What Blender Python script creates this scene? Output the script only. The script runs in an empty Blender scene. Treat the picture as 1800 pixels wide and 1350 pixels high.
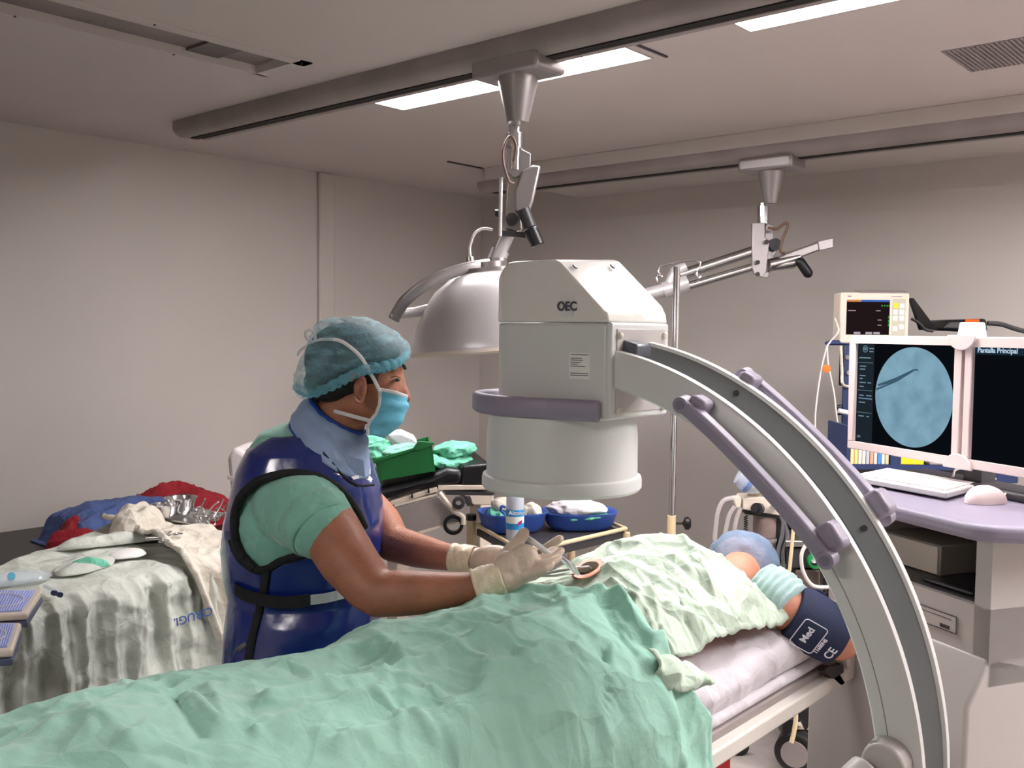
import bpy, bmesh, math, random
import numpy as np
from mathutils import Vector, Matrix, noise
random.seed(7)
C = bpy.context.scene
# ---------------------------------------------------------------- camera
FPX = 1708.0
def _ray(px, py): return np.array([(px-900)/FPX, -(py-675)/FPX, -1.0])
_A = _ray(2400, 600); _A /= np.linalg.norm(_A)
_B = _ray(-1050, 560)
_X = -_B; _X -= _X.dot(_A)*_A; _X /= np.linalg.norm(_X)
RC = np.array([_X, _A, np.cross(_X, _A)])          # camera axes -> room axes
EYE = Vector((0, 0, 1.65))
cam = bpy.data.cameras.new('camera'); cam.sensor_width = 36; cam.lens = FPX/1800*36; cam.clip_start = .05
co = bpy.data.objects.new('camera', cam); C.collection.objects.link(co); C.camera = co
m4 = Matrix.Identity(4)
for i in range(3):
    for j in range(3): m4[i][j] = RC[i][j]
    m4[i][3] = EYE[i]
co.matrix_world = m4
FWD = Vector(-RC[:, 2]); RIGHT = Vector(RC[:, 0])
FH = Vector((FWD.x, FWD.y, 0)).normalized(); RH = Vector((RIGHT.x, RIGHT.y, 0)).normalized(); UP = Vector((0, 0, 1))
def at(px, py, d):
    "measured point of the photograph at a distance d along the view -> room coordinates"
    return EYE + Vector(RC @ _ray(px, py))*d
def on(px, py, ax, val):
    w = Vector(RC @ _ray(px, py)); i = 'xyz'.index(ax)
    return EYE + w*((val-EYE[i])/w[i])
# ---------------------------------------------------------------- world, exposure
C.view_settings.view_transform = 'Standard'; C.view_settings.look = 'None'
C.view_settings.gamma = 1; C.view_settings.use_curve_mapping = False
C.view_settings.exposure = -0.04
w = bpy.data.worlds.new('world'); C.world = w; w.use_nodes = True
w.node_tree.nodes['Background'].inputs[0].default_value = (.9, .85, .85, 1)
w.node_tree.nodes['Background'].inputs[1].default_value = .25
PANEL = 46.0      # strength of the fluorescent ceiling panels
SPOT = 60.0       # surgical lamp bulb
# ---------------------------------------------------------------- materials
def lin(c): return tuple(((v/255)/12.92 if v/255 <= .04045 else ((v/255+.055)/1.055)**2.4) for v in c)
MATS = {}
def mat(name, rgb, rough=.5, metal=0, alpha=1, noise_amt=.06, nscale=8, bump=0, bscale=60, emis=0, coat=0, trans=0, sheen=0, sub=0, crum=0, cscale=9):
    if name in MATS: return MATS[name]
    m = bpy.data.materials.new(name); m.use_nodes = True; MATS[name] = m
    nt = m.node_tree; b = nt.nodes['Principled BSDF']; c = lin(rgb)
    tc = nt.nodes.new('ShaderNodeTexCoord')
    n = nt.nodes.new('ShaderNodeTexNoise'); n.inputs['Scale'].default_value = nscale; n.inputs['Detail'].default_value = 5
    nt.links.new(tc.outputs['Object'], n.inputs['Vector'])
    r = nt.nodes.new('ShaderNodeValToRGB'); nt.links.new(n.outputs['Fac'], r.inputs['Fac'])
    r.color_ramp.elements[0].position = .3; r.color_ramp.elements[1].position = .7
    r.color_ramp.elements[0].color = tuple(v*(1-noise_amt) for v in c)+(1,)
    r.color_ramp.elements[1].color = tuple(min(1, v*(1+noise_amt)) for v in c)+(1,)
    nt.links.new(r.outputs['Color'], b.inputs['Base Color'])
    b.inputs['Roughness'].default_value = rough; b.inputs['Metallic'].default_value = metal
    b.inputs['Alpha'].default_value = alpha
    if coat: b.inputs['Coat Weight'].default_value = coat; b.inputs['Coat Roughness'].default_value = .1
    if trans: b.inputs['Transmission Weight'].default_value = trans
    if sheen: b.inputs['Sheen Weight'].default_value = sheen
    if sub: b.inputs['Subsurface Weight'].default_value = sub; b.inputs['Subsurface Radius'].default_value = (.02, .008, .004)
    if emis:
        nt.links.new(r.outputs['Color'], b.inputs['Emission Color']); b.inputs['Emission Strength'].default_value = emis
    if crum:
        def vor(sc, w):
            nn = nt.nodes.new('ShaderNodeTexNoise'); nn.inputs['Scale'].default_value = sc*.8; nn.inputs['Detail'].default_value = 2
            mx = nt.nodes.new('ShaderNodeVectorMath'); mx.operation = 'MULTIPLY_ADD'; mx.inputs[1].default_value = (.22/sc*3,)*3
            nt.links.new(tc.outputs['Object'], nn.inputs['Vector']); nt.links.new(nn.outputs['Color'], mx.inputs[0]); nt.links.new(tc.outputs['Object'], mx.inputs[2])
            v = nt.nodes.new('ShaderNodeTexVoronoi'); v.feature = 'DISTANCE_TO_EDGE'; v.inputs['Scale'].default_value = sc
            nt.links.new(mx.outputs[0], v.inputs['Vector'])
            r_ = nt.nodes.new('ShaderNodeMapRange'); r_.interpolation_type = 'LINEAR'; r_.inputs['From Max'].default_value = w; r_.inputs['To Min'].default_value = 1; r_.inputs['To Max'].default_value = 0
            nt.links.new(v.outputs['Distance'], r_.inputs['Value']); return r_.outputs['Result']
        a1, a2 = vor(cscale, .30), vor(cscale*2.3, .28)
        ad = nt.nodes.new('ShaderNodeMath'); ad.operation = 'MULTIPLY_ADD'; ad.inputs[1].default_value = .24
        nt.links.new(a2, ad.inputs[0]); nt.links.new(a1, ad.inputs[2])
        bc = nt.nodes.new('ShaderNodeBump'); bc.inputs['Strength'].default_value = 1; bc.inputs['Distance'].default_value = crum
        nt.links.new(ad.outputs[0], bc.inputs['Height']); nt.links.new(bc.outputs['Normal'], b.inputs['Normal'])
    if bump:
        n2 = nt.nodes.new('ShaderNodeTexNoise'); n2.inputs['Scale'].default_value = bscale; n2.inputs['Detail'].default_value = 6
        nt.links.new(tc.outputs['Object'], n2.inputs['Vector'])
        bp = nt.nodes.new('ShaderNodeBump'); bp.inputs['Strength'].default_value = bump; bp.inputs['Distance'].default_value = .01
        nt.links.new(n2.outputs['Fac'], bp.inputs['Height']); nt.links.new(bp.outputs['Normal'], b.inputs['Normal'])
        if crum: nt.links.new(bc.outputs['Normal'], bp.inputs['Normal'])
    return m
def emit(name, rgb, s):
    m = bpy.data.materials.new(name); m.use_nodes = True; nt = m.node_tree; nt.nodes.clear()
    e = nt.nodes.new('ShaderNodeEmission'); e.inputs[0].default_value = lin(rgb)+(1,); e.inputs[1].default_value = s
    o = nt.nodes.new('ShaderNodeOutputMaterial'); nt.links.new(e.outputs[0], o.inputs[0]); return m
M = dict(
 wall=mat('wall_paint', (193, 186, 180), .75, noise_amt=.02, nscale=2, bump=.03, bscale=120),
 ceil=mat('ceiling_paint', (198, 188, 183), .8, noise_amt=.02, nscale=2),
 floor=mat('vinyl_floor', (168, 158, 154), .35, noise_amt=.14, nscale=14),
 rail=mat('rail_aluminium', (150, 140, 138), .5, .1, noise_amt=.12, nscale=6, bump=.05),
 slot=mat('black_slot', (14, 13, 13), .8),
 alu=mat('lamp_grey_aluminium', (156, 150, 150), .32, .6, noise_amt=.04),
 satin=mat('lamp_satin_metal', (206, 202, 204), .34, .45, noise_amt=.03, bump=.03, bscale=90),
 chrome=mat('chrome', (225, 225, 228), .12, 1, noise_amt=.02),
 steel=mat('steel', (190, 188, 186), .28, 1, noise_amt=.05),
 dgrey=mat('dark_grey_plastic', (52, 50, 54), .45),
 black=mat('black_plastic', (18, 18, 20), .4),
 vinyl=mat('black_vinyl', (12, 13, 17), .38, bump=.1, bscale=200),
 white=mat('equipment_white', (206, 207, 205), .3, noise_amt=.02, bump=.02, bscale=400),
 white2=mat('equipment_offwhite', (180, 174, 170), .36, noise_amt=.02),
 panel=mat('channel_grey', (92, 95, 103), .33, .4, noise_amt=.05),
 channel=mat('channel_floor', (66, 68, 74), .4, .3),
 purple=mat('purple_grey_plastic', (140, 132, 150), .42, noise_amt=.03, bump=.03, bscale=300),
 teal=mat('scrub_teal', (130, 188, 170), .85, crum=.004, cscale=9, noise_amt=.06, nscale=30, bump=.35, bscale=45, sheen=.3),
 green=mat('sheet_green', (146, 192, 174), .85, crum=.013, cscale=4.6, noise_amt=.05, nscale=12, bump=.25, bscale=40, sheen=.2),
 creamg=mat('sheet_pale_green', (184, 200, 182), .85, crum=.014, cscale=6.5, noise_amt=.05, nscale=10, bump=.3, bscale=40, sheen=.2),
 linen=mat('linen_white', (194, 198, 188), .88, crum=.007, cscale=7, noise_amt=.07, nscale=9, bump=.4, bscale=40),
 cream=mat('linen_cream', (212, 204, 190), .88, crum=.010, cscale=9, noise_amt=.05, nscale=9, bump=.4, bscale=40),
 bed=mat('bed_sheet_white', (208, 202, 208), .85, crum=.008, cscale=6, noise_amt=.03, nscale=14, bump=.25, bscale=50),
 mint=mat('mint_linen', (108, 186, 158), .85, crum=.008, cscale=16, noise_amt=.1, nscale=20, bump=.3, bscale=50),
 crate=mat('green_plastic', (22, 104, 48), .4, noise_amt=.06),
 blue=mat('lead_apron_blue', (18, 40, 116), .2, noise_amt=.15, nscale=9, bump=.3, bscale=10, coat=.5),
 trim=mat('apron_black_trim', (10, 11, 16), .7, bump=.3, bscale=200),
 collar=mat('collar_pale_blue', (140, 162, 196), .42, noise_amt=.08, nscale=16, bump=.4, bscale=26),
 cblue=mat('collar_blue_trim', (20, 62, 150), .5),
 skin=mat('skin_brown', (166, 108, 82), .5, noise_amt=.12, nscale=22, bump=.15, bscale=160, sub=.15),
 skin2=mat('skin_patient', (206, 138, 112), .5, noise_amt=.08, nscale=22, bump=.1, bscale=120, sub=.15),
 hair=mat('hair_black', (16, 13, 13), .6, bump=.6, bscale=120),
 mask=mat('mask_blue', (104, 182, 210), .8, noise_amt=.05, nscale=50),
 tie=mat('mask_white_tie', (216, 214, 214), .8),
 glove=mat('latex_glove', (206, 184, 168), .42, noise_amt=.06, nscale=26, bump=.4, bscale=40, sub=.2),
 cuffm=mat('latex_cuff', (222, 206, 180), .45, noise_amt=.08, nscale=30, bump=.7, bscale=30, sub=.2),
 navy=mat('cuff_navy', (24, 34, 66), .75, noise_amt=.08, nscale=40, bump=.2, bscale=200),
 gown=mat('gown_pale', (164, 190, 188), .85, bump=.3, bscale=40),
 redc=mat('red_cloth', (140, 18, 32), .85, crum=.008, cscale=9, noise_amt=.12, nscale=12, bump=.4, bscale=30),
 bluec=mat('blue_cloth', (74, 94, 146), .85, crum=.010, cscale=11, noise_amt=.1, nscale=14, bump=.4, bscale=30),
 redp=mat('red_plastic', (170, 18, 26), .5),
 traysub=mat('tray_blue', (52, 84, 164), .5, noise_amt=.1),
 insert=mat('tray_lilac_insert', (148, 160, 214), .5, noise_amt=.05),
 beige=mat('beige_plastic', (212, 198, 184), .5, noise_amt=.03),
 creamp=mat('cream_metal', (222, 200, 160), .4, noise_amt=.04),
 mblue=mat('machine_navy', (28, 44, 86), .45, noise_amt=.05),
 tealb=mat('drawer_teal', (70, 128, 146), .5),
 clear=mat('clear_plastic', (214, 226, 236), .12, alpha=.38),
 yellow=mat('yellow_plastic', (228, 196, 30), .5),
 orange=mat('orange_plastic', (244, 110, 30), .5),
 paper=mat('paper_white', (226, 224, 222), .8),
 ink=mat('dark_ink', (70, 72, 84), .7), inkb=mat('blue_ink', (60, 90, 160), .8), inkw=mat('white_ink', (215, 215, 225), .7),
 wound=mat('wound_dark', (58, 44, 22), .95), cable=mat('white_cable', (214, 206, 200), .5), brown=mat('brown_hose', (110, 84, 70), .4),
 green2=mat('green_valve', (24, 140, 70), .4), monb=mat('monitor_bezel', (230, 212, 210), .45, noise_amt=.02),
)
M['cover'] = mat('cover_gloss_white', (222, 220, 214), .2, noise_amt=.01, coat=.5)
M['bedrail'] = mat('bed_rail_enamel', (212, 206, 198), .35)
def captex():
    m = bpy.data.materials.new('bouffant_cap_fabric'); m.use_nodes = True; nt = m.node_tree; b = nt.nodes['Principled BSDF']
    tc = nt.nodes.new('ShaderNodeTexCoord'); n = nt.nodes.new('ShaderNodeTexNoise'); n.inputs['Scale'].default_value = 22; n.inputs['Detail'].default_value = 6
    n.inputs['Distortion'].default_value = .3
    mp = nt.nodes.new('ShaderNodeMapping'); mp.inputs['Scale'].default_value = (1, 1, 3.2)
    nt.links.new(tc.outputs['Object'], mp.inputs['Vector']); nt.links.new(mp.outputs['Vector'], n.inputs['Vector'])
    b.inputs['Base Color'].default_value = lin((150, 205, 220))+(1,); b.inputs['Roughness'].default_value = .6
    r = nt.nodes.new('ShaderNodeMapRange'); r.inputs['From Min'].default_value = .35; r.inputs['From Max'].default_value = .7
    r.inputs['To Min'].default_value = .20; r.inputs['To Max'].default_value = .5
    nt.links.new(n.outputs['Fac'], r.inputs['Value']); nt.links.new(r.outputs['Result'], b.inputs['Alpha'])
    bp = nt.nodes.new('ShaderNodeBump'); bp.inputs['Strength'].default_value = .6; bp.inputs['Distance'].default_value = .01
    nt.links.new(n.outputs['Fac'], bp.inputs['Height']); nt.links.new(bp.outputs['Normal'], b.inputs['Normal'])
    return m
M['cap'] = captex()
# ---------------------------------------------------------------- helpers
def V(*a): return Vector(a[0]) if len(a) == 1 else Vector(a)
class MB:
    def __init__(s): s.bm = bmesh.new()
    def face(s, vs):
        try: s.bm.faces.new(vs)
        except ValueError: pass
    def obox(s, o, u, v, w):
        o, u, v, w = map(Vector, (o, u, v, w))
        p = [s.bm.verts.new(o+u*a+v*b+w*c) for c in (0, 1) for b in (0, 1) for a in (0, 1)]
        for f in ((0, 2, 3, 1), (4, 5, 7, 6), (0, 1, 5, 4), (2, 6, 7, 3), (0, 4, 6, 2), (1, 3, 7, 5)): s.face([p[i] for i in f])
        return s
    def box(s, x0, x1, y0, y1, z0, z1): return s.obox((x0, y0, z0), (x1-x0, 0, 0), (0, y1-y0, 0), (0, 0, z1-z0))
    def cbox(s, c, u, v, w):
        c, u, v, w = map(Vector, (c, u, v, w)); return s.obox(c-u/2-v/2-w/2, u, v, w)
    def slab(s, pts, ex):
        ex = Vector(ex); pts = [Vector(p) for p in pts]
        a = [s.bm.verts.new(p) for p in pts]; b = [s.bm.verts.new(p+ex) for p in pts]; n = len(pts)
        s.face(a[::-1]); s.face(b)
        for i in range(n): s.face([a[i], a[(i+1) % n], b[(i+1) % n], b[i]])
        return s
    def loft(s, rings, cap=True, closed=True, loop=False):
        R = [[s.bm.verts.new(p) for p in r] for r in rings]; n = len(R[0])
        pr = list(zip(R, R[1:])) + ([(R[-1], R[0])] if loop else [])
        for a, b in pr:
            for i in range(n if closed else n-1): s.face([a[i], a[(i+1) % n], b[(i+1) % n], b[i]])
        if cap and not loop: s.face(R[0][::-1]); s.face(R[-1])
        return s
    def tube(s, pts, r, seg=12, cap=True, flat=1.0, upv=None):
        pts = [Vector(p) for p in pts]; n = len(pts); rr = r if isinstance(r, (list, tuple)) else [r]*n
        rings = []; prev = None
        for i, p in enumerate(pts):
            t = (pts[min(i+1, n-1)]-pts[max(i-1, 0)]).normalized()
            if prev is None:
                a = Vector(upv) if upv else (Vector((0, 0, 1)) if abs(t.z) < .9 else Vector((1, 0, 0)))
            else: a = prev
            a = (a - t*a.dot(t)).normalized(); prev = a; b = t.cross(a)
            rings.append([p+(a*math.cos(q)+b*math.sin(q)*flat)*rr[i] for q in [2*math.pi*k/seg for k in range(seg)]])
        return s.loft(rings, cap)
    def cyl(s, a, b, r, r2=None, seg=24): return s.tube([a, b], [r, r if r2 is None else r2], seg)
    def capsule(s, a, b, ra, rb, seg=14):
        a, b = Vector(a), Vector(b); t = b-a; L = t.length; t.normalize()
        pts = []; rr = []
        for q in (-.98, -.8, -.45): pts.append(a+t*ra*q); rr.append(ra*math.sqrt(1-q*q))
        pts += [a, b]; rr += [ra, rb]
        for q in (.45, .8, .98): pts.append(b+t*rb*q); rr.append(rb*math.sqrt(1-q*q))
        return s.tube(pts, rr, seg)
    def chain(s, nodes, seg=14):
        for (a, ra), (b, rb) in zip(nodes, nodes[1:]): s.capsule(a, b, ra, rb, seg)
        return s
    def lathe(s, prof, c, axis=(0, 0, 1), seg=48, cap=True):
        c = Vector(c); ax = Vector(axis).normalized(); a = ax.orthogonal().normalized(); b = ax.cross(a)
        return s.loft([[c+ax*z+(a*math.cos(q)+b*math.sin(q))*max(r, 1e-4) for q in [2*math.pi*k/seg for k in range(seg)]] for r, z in prof], cap)
    def ell(s, c, ru, rv, rw, seg=20, rings=12):
        c, ru, rv, rw = map(Vector, (c, ru, rv, rw)); R = []
        for i in range(1, rings):
            ph = math.pi*i/rings
            R.append([c+rw*math.cos(ph)+(ru*math.cos(q)+rv*math.sin(q))*math.sin(ph) for q in [2*math.pi*k/seg for k in range(seg)]])
        return s.loft(R, True)
    def grid(s, fn, nu, nv):
        G = [[s.bm.verts.new(fn(i/(nu-1), j/(nv-1))) for j in range(nv)] for i in range(nu)]
        for i in range(nu-1):
            for j in range(nv-1): s.face([G[i][j], G[i+1][j], G[i+1][j+1], G[i][j+1]])
        return s
    def build(s, name, m, parent=None, bevel=0, ang=35, solid=0, sub=0, voxel=0, smooth=0, kind=None, label=None, cat=None, group=None, seg=2, flat=False):
        me = bpy.data.meshes.new(name)
        bmesh.ops.remove_doubles(s.bm, verts=s.bm.verts, dist=1e-6)
        bmesh.ops.recalc_face_normals(s.bm, faces=s.bm.faces)
        for f in s.bm.faces: f.smooth = not flat
        s.bm.to_mesh(me); s.bm.free()
        if not voxel and not sub and ang < 180 and not flat: me.set_sharp_from_angle(angle=math.radians(ang))
        me.materials.append(M[m] if isinstance(m, str) else m)
        o = bpy.data.objects.new(name, me); C.collection.objects.link(o)
        if parent:
            o.parent = parent; o.matrix_parent_inverse = Matrix.Translation(-wloc(parent))
        if bevel:
            b = o.modifiers.new('bevel', 'BEVEL'); b.width = bevel; b.segments = seg; b.limit_method = 'ANGLE'; b.angle_limit = .6; b.harden_normals = False
        if solid: b = o.modifiers.new('solid', 'SOLIDIFY'); b.thickness = solid; b.offset = 0
        if voxel:
            b = o.modifiers.new('remesh', 'REMESH'); b.mode = 'VOXEL'; b.voxel_size = voxel; b.use_smooth_shade = True
        if smooth: b = o.modifiers.new('smooth', 'SMOOTH'); b.factor = .5; b.iterations = smooth
        if sub: b = o.modifiers.new('subsurf', 'SUBSURF'); b.levels = sub; b.render_levels = sub
        if kind: o['kind'] = kind
        if label: o['label'] = label
        if cat: o['category'] = cat
        if group: o['group'] = group
        return o
def wloc(o):
    return o.location.copy() if o.parent is None and o.type == 'EMPTY' else Vector((0, 0, 0)) if o.parent is None else Vector((0, 0, 0))
def thing(name, label, cat, loc=(0, 0, 0), group=None):
    o = bpy.data.objects.new(name, None); C.collection.objects.link(o); o.location = loc; o.empty_display_size = .1
    o['label'] = label; o['category'] = cat
    if group: o['group'] = group
    return o
def text(s, size, o, xd, yd, m, parent, name='lettering', off=.0008, bold=0):
    cu = bpy.data.curves.new('t', 'FONT'); cu.body = s; cu.size = size; cu.align_x = 'CENTER'; cu.align_y = 'CENTER'; cu.extrude = .0003; cu.offset = bold
    t = bpy.data.objects.new('t', cu); C.collection.objects.link(t)
    bpy.context.view_layer.update()
    me = bpy.data.meshes.new_from_object(t); bpy.data.objects.remove(t); me.name = name
    xd = Vector(xd).normalized(); yd = Vector(yd); yd = (yd-xd*yd.dot(xd)).normalized(); n = xd.cross(yd)
    mt = Matrix((xd, yd, n)).transposed().to_4x4(); mt.translation = Vector(o)+n*off
    me.transform(mt); me.materials.clear(); me.materials.append(M[m] if isinstance(m, str) else m)
    ob = bpy.data.objects.new(name, me); C.collection.objects.link(ob)
    if parent: ob.parent = parent; ob.matrix_parent_inverse = Matrix.Translation(-wloc(parent))
    return ob
def bez(pts, n=10):
    "smooth Catmull-Rom through points"
    P = [Vector(p) for p in pts]; P = [P[0]*2-P[1]]+P+[P[-1]*2-P[-2]]; out = []
    for i in range(1, len(P)-2):
        for k in range(n):
            t = k/n; a, b, c, d = P[i-1:i+3]
            out.append(.5*((2*b)+(c-a)*t+(2*a-5*b+4*c-d)*t*t+(3*b-a-3*c+d)*t**3))
    return out+[P[-2]]
def proj(p):
    r = RC.T @ np.array(Vector(p)-EYE); return 900+FPX*r[0]/-r[2], 675-FPX*r[1]/-r[2]
def inside(px, py, poly):
    c = False
    for (x0, y0), (x1, y1) in zip(poly, poly[1:]+poly[:1]):
        if (y0 > py) != (y1 > py) and px < (x1-x0)*(py-y0)/(y1-y0)+x0: c = not c
    return c
def interp(x, xs, ys): return float(np.interp(x, xs, ys))
def nz(x, y, z=0.0): return noise.noise(Vector((x, y, z)))
def ridged(x, y, z, s): return 1-2*abs(nz(x*s, y*s, z*s))
# ---------------------------------------------------------------- room
H = 2.55; XL = -4.565; YB = 4.87; XR = 2.2; YF = -2.6
def st(name, mb, m, **k): return mb.build(name, m, kind='structure', **k)
st('floor', MB().box(XL-.1, XR+.1, YF-.1, YB+.1, -.1, 0), 'floor')
st('wall_left', MB().box(XL-.1, XL, YF-.1, YB+.1, 0, H), 'wall')
st('wall_back', MB().box(XL, XR, YB, YB+.1, 0, H), 'wall')
st('wall_right', MB().box(XR, XR+.1, YF-.1, YB+.1, 0, H), 'wall')
st('wall_front', MB().box(XL, XR, YF-.1, YF, 0, H), 'wall')
st('trim_1', MB().box(XL, XL+.03, 3.49, 3.60, 0, H), 'wall', bevel=.01)
st('trim_2', MB().box(-3.71, XR, 3.98, YB, 2.485, H), 'wall', bevel=.003)
# ceiling slab with openings left for the recessed fixtures
HOLES = [(-3.0, -1.79, 2.43, 2.73), (-1.42, -.21, 2.43, 2.676), (-2.99, -2.72, .55, 2.06), (-1.05, -.45, 3.235, 3.548), (.3, 1.5, 2.43, 2.73), (-1.7, -.5, -1.5, -1.2), (.1, 1.3, 3.2, 3.8)]
xs = sorted({XL-.1, XR+.1} | {h[0] for h in HOLES} | {h[1] for h in HOLES}); ys = sorted({YF-.1, YB+.1} | {h[2] for h in HOLES} | {h[3] for h in HOLES})
mb = MB()
for i in range(len(xs)-1):
    for j in range(len(ys)-1):
        cx, cy = (xs[i]+xs[i+1])/2, (ys[j]+ys[j+1])/2
        if not any(h[0] < cx < h[1] and h[2] < cy < h[3] for h in HOLES): mb.box(xs[i], xs[i+1], ys[j], ys[j+1], H, H+.08)
st('ceiling', mb, 'ceil', flat=True)
lampmat = emit('fluorescent_diffuser', (255, 250, 250), PANEL)
def ceiling_panel(h, label):
    x0, x1, y0, y1 = h; t = thing('ceiling_light', label, 'ceiling light', ((x0+x1)/2, (y0+y1)/2, H), 'lit fluorescent ceiling panels')
    MB().box(x0+.006, x1-.006, y0+.006, y1-.006, H+.010, H+.03).build('diffuser', lampmat, t)
    f = MB()
    for a in ((x0, x1, y0, y0+.008), (x0, x1, y1-.008, y1), (x0, x0+.008, y0+.008, y1-.008), (x1-.008, x1, y0+.008, y1-.008)): f.box(*a, H-.003, H+.04)
    f.build('frame', 'white2', t)
    return t
ceiling_panel(HOLES[0], 'lit white ceiling panel behind the front rail at the lamp carriage')
ceiling_panel(HOLES[1], 'lit white ceiling panel cut by the top edge of the photo')
ceiling_panel(HOLES[4], 'lit white ceiling panel over the right side of the room')
ceiling_panel(HOLES[6], 'unseen ceiling panel added off to the right to brighten the far wall')  # added source out of view, lifts the right part of the far wall
ceiling_panel(HOLES[5], 'unseen ceiling panel added behind the viewer as fill light')  # added fill from the camera side, for sleeve and arms
# unlit trough, upper left
t = thing('ceiling_light', 'long unlit ceiling fixture with grey louvre, upper left of the photo', 'ceiling light', (-2.85, 1.3, H))
x0, x1, y0, y1 = HOLES[2]
f = MB(); f.box(x0-.0, x0+.012, y0, y1, H-.004, H+.05).box(x1-.05, x1, y0, y1, H-.004, H+.02).box(x0, x1, y1-.05, y1, H-.004, H+.02).box(x0, x1, y0, y0+.02, H-.004, H+.05).build('frame', 'ceil', t)
MB().box(x0+.012, x1-.05, y0+.02, y1-.05, H+.025, H+.04).build('louvre', mat('louvre_grey', (132, 120, 118), .5, noise_amt=.12), t)
MB().box(x0+.012, x1-.05, y1-.32, y1-.2, H+.016, H+.024).build('louvre_band', mat('louvre_dark', (96, 88, 88), .5), t)
f = MB()
for p in [(x1-.02, y1-.03), (x1-.02, 1.5), (x0+.006, 1.2), (x0+.006, 1.7)]: f.cyl((p[0], p[1], H-.007), (p[0], p[1], H-.003), .004, seg=10)
f.build('screw', 'dgrey', t)
# vent
t = thing('ceiling_vent', 'dark grey perforated air grille in the ceiling at the right', 'vent', (-.75, 3.4, H))
x0, x1, y0, y1 = HOLES[3]
MB().box(x0, x1, y0, y1, H+.02, H+.03).build('backing', 'dgrey', t)
f = MB()
k = x0+.004
while k < x1: f.box(k, k+.006, y0, y1, H-.002, H+.012); k += .014
k = y0+.004
while k < y1: f.box(x0, x1, k, k+.005, H-.001, H+.010); k += .016
f.build('grille', 'rail', t)
t = MB().box(-3.715, -3.70, 3.69, 3.96, H-.006, H-.0005).build('ceiling_gap', 'dgrey', kind='structure'); t.name = 'trim_3'
MB().box(-1.752, -1.744, 2.47, 2.74, H-.006, H-.0005).build('trim_4', 'dgrey', kind='structure')
# ---------------------------------------------------------------- rails
def rail(x0, x1, yc, zt, zb, label):
    t = thing('ceiling_rail', label, 'rail', ((x0+x1)/2, yc, zt)); hw = .068
    r = .03; prof = [(-hw, zt), (-hw, zb+r), (-hw+.01, zb+.012), (-hw+.03, zb), (hw-.03, zb), (hw-.01, zb+.012), (hw, zb+r), (hw, zt)]
    rings = []
    for k, (dx, sc) in enumerate(((0, .55), (.012, .8), (.035, .95), (.07, 1))):
        rings.append([Vector((x0+dx, yc+a*sc, zt-(zt-z)*(sc if sc < 1 else 1))) for a, z in prof])
    rings.append([Vector((x1, yc+a, z)) for a, z in prof])
    MB().loft(rings).build('profile', 'rail', t, ang=50)
    MB().box(x0+.09, x1, yc-.012, yc+.022, zb-.004, zb+.006).build('slot', 'slot', t)
    MB().box(x0+.12, x1, yc+.024, yc+.05, zb-.007, zb+.004).build('lip', 'rail', t)
    return t
rail(-3.99, XR, 2.312, H, 2.481, 'long grey ceiling rail crossing the whole top of the photo')
rail(-3.80, XR, 4.06, 2.485, 2.425, 'grey lamp rail under the beam along the far wall')
# ---------------------------------------------------------------- surgical lamps
def carriage(t, c, zt, w, conez, r1, r2):
    MB().box(c[0]-w/2, c[0]+w/2, c[1]-.075, c[1]+.075, zt-.05, zt+.012).build('carriage', 'alu', t, bevel=.014, seg=3)
    MB().lathe([(r1*1.05, zt-.045), (r1, zt-.065), (r2, conez), (r2*.8, conez-.003)], (c[0], c[1], 0)).build('cone', 'alu', t)
L1 = Vector((-2.03, 2.328, 0)); d1 = 3.09
t = lamp1 = thing('surgical_lamp', 'large chrome domed surgical lamp hanging beside the image intensifier', 'surgical lamp', (L1.x, L1.y, 2.45))
carriage(t, L1, 2.492, .27, 2.305, .062, .034)
def q(px, py, dd=0): return at(px, py, d1+dd)
MB().cyl(q(905, 222), q(905, 238), .022).cyl(q(905, 236), q(905, 262), .030).cyl(q(905, 262), q(904, 300), .024).build('swivel_stem', 'chrome', t)
MB().slab([q(893, 232, -.02), q(917, 232, -.02), q(917, 262, -.02), q(933, 270, -.02), q(932, 305, -.02), q(903, 312, -.02), q(890, 300, -.02)], FH*.035).build('bracket_plate', 'alu', t, bevel=.002)
MB().slab([q(936, 290, -.03), q(951, 291, -.03), q(938, 352, -.03), q(930, 374, -.03), q(905, 372, -.03), q(904, 335, -.03), q(917, 300, -.03)], FH*.05).build('spring_housing', 'alu', t, bevel=.008, seg=3)
MB().slab([q(892, 300), q(915, 300), q(918, 405), q(905, 408), q(884, 402)], FH*.03).build('joint_block', 'steel', t, bevel=.006)
MB().box(0, .001, 0, .001, 0, .001) if False else None
MB().cyl(q(880, 376, -.01), q(870, 376, -.01), .014).cyl(q(900, 385, -.03), q(900, 385, .03), .02).build('pivot_bolt', 'dgrey', t)
hd = MB().cyl(q(920, 368, -.04), q(932, 400, -.04), .020).build('grip', 'dgrey', t)
MB().cyl(q(933, 402, -.04), q(946, 432, -.04), .0225).build('grip_sleeve', 'black', hd, bevel=.003)
MB().tube([q(881, 312, -.03), q(880, 360, -.03), q(879, 415, -.03)], .0065).build('side_link', 'satin', t)
MB().slab([q(880, 404, -.03), q(922, 408, -.03), q(924, 418, -.03), q(880, 414, -.03)], FH*.03).build('cross_link', 'dgrey', t)
MB().cyl(q(895, 408), q(872, 462), .021).cyl(q(880, 440), q(868, 470), .029).build('drop_tube', 'satin', t)
MB().tube(bez([q(903, 284, -.04), q(907, 255, -.05), q(896, 240, -.05), q(885, 262, -.05), q(886, 290, -.05), q(895, 318, -.04), q(903, 322, -.03)]), .0042, 8).build('cable', 'brown', t)
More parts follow.
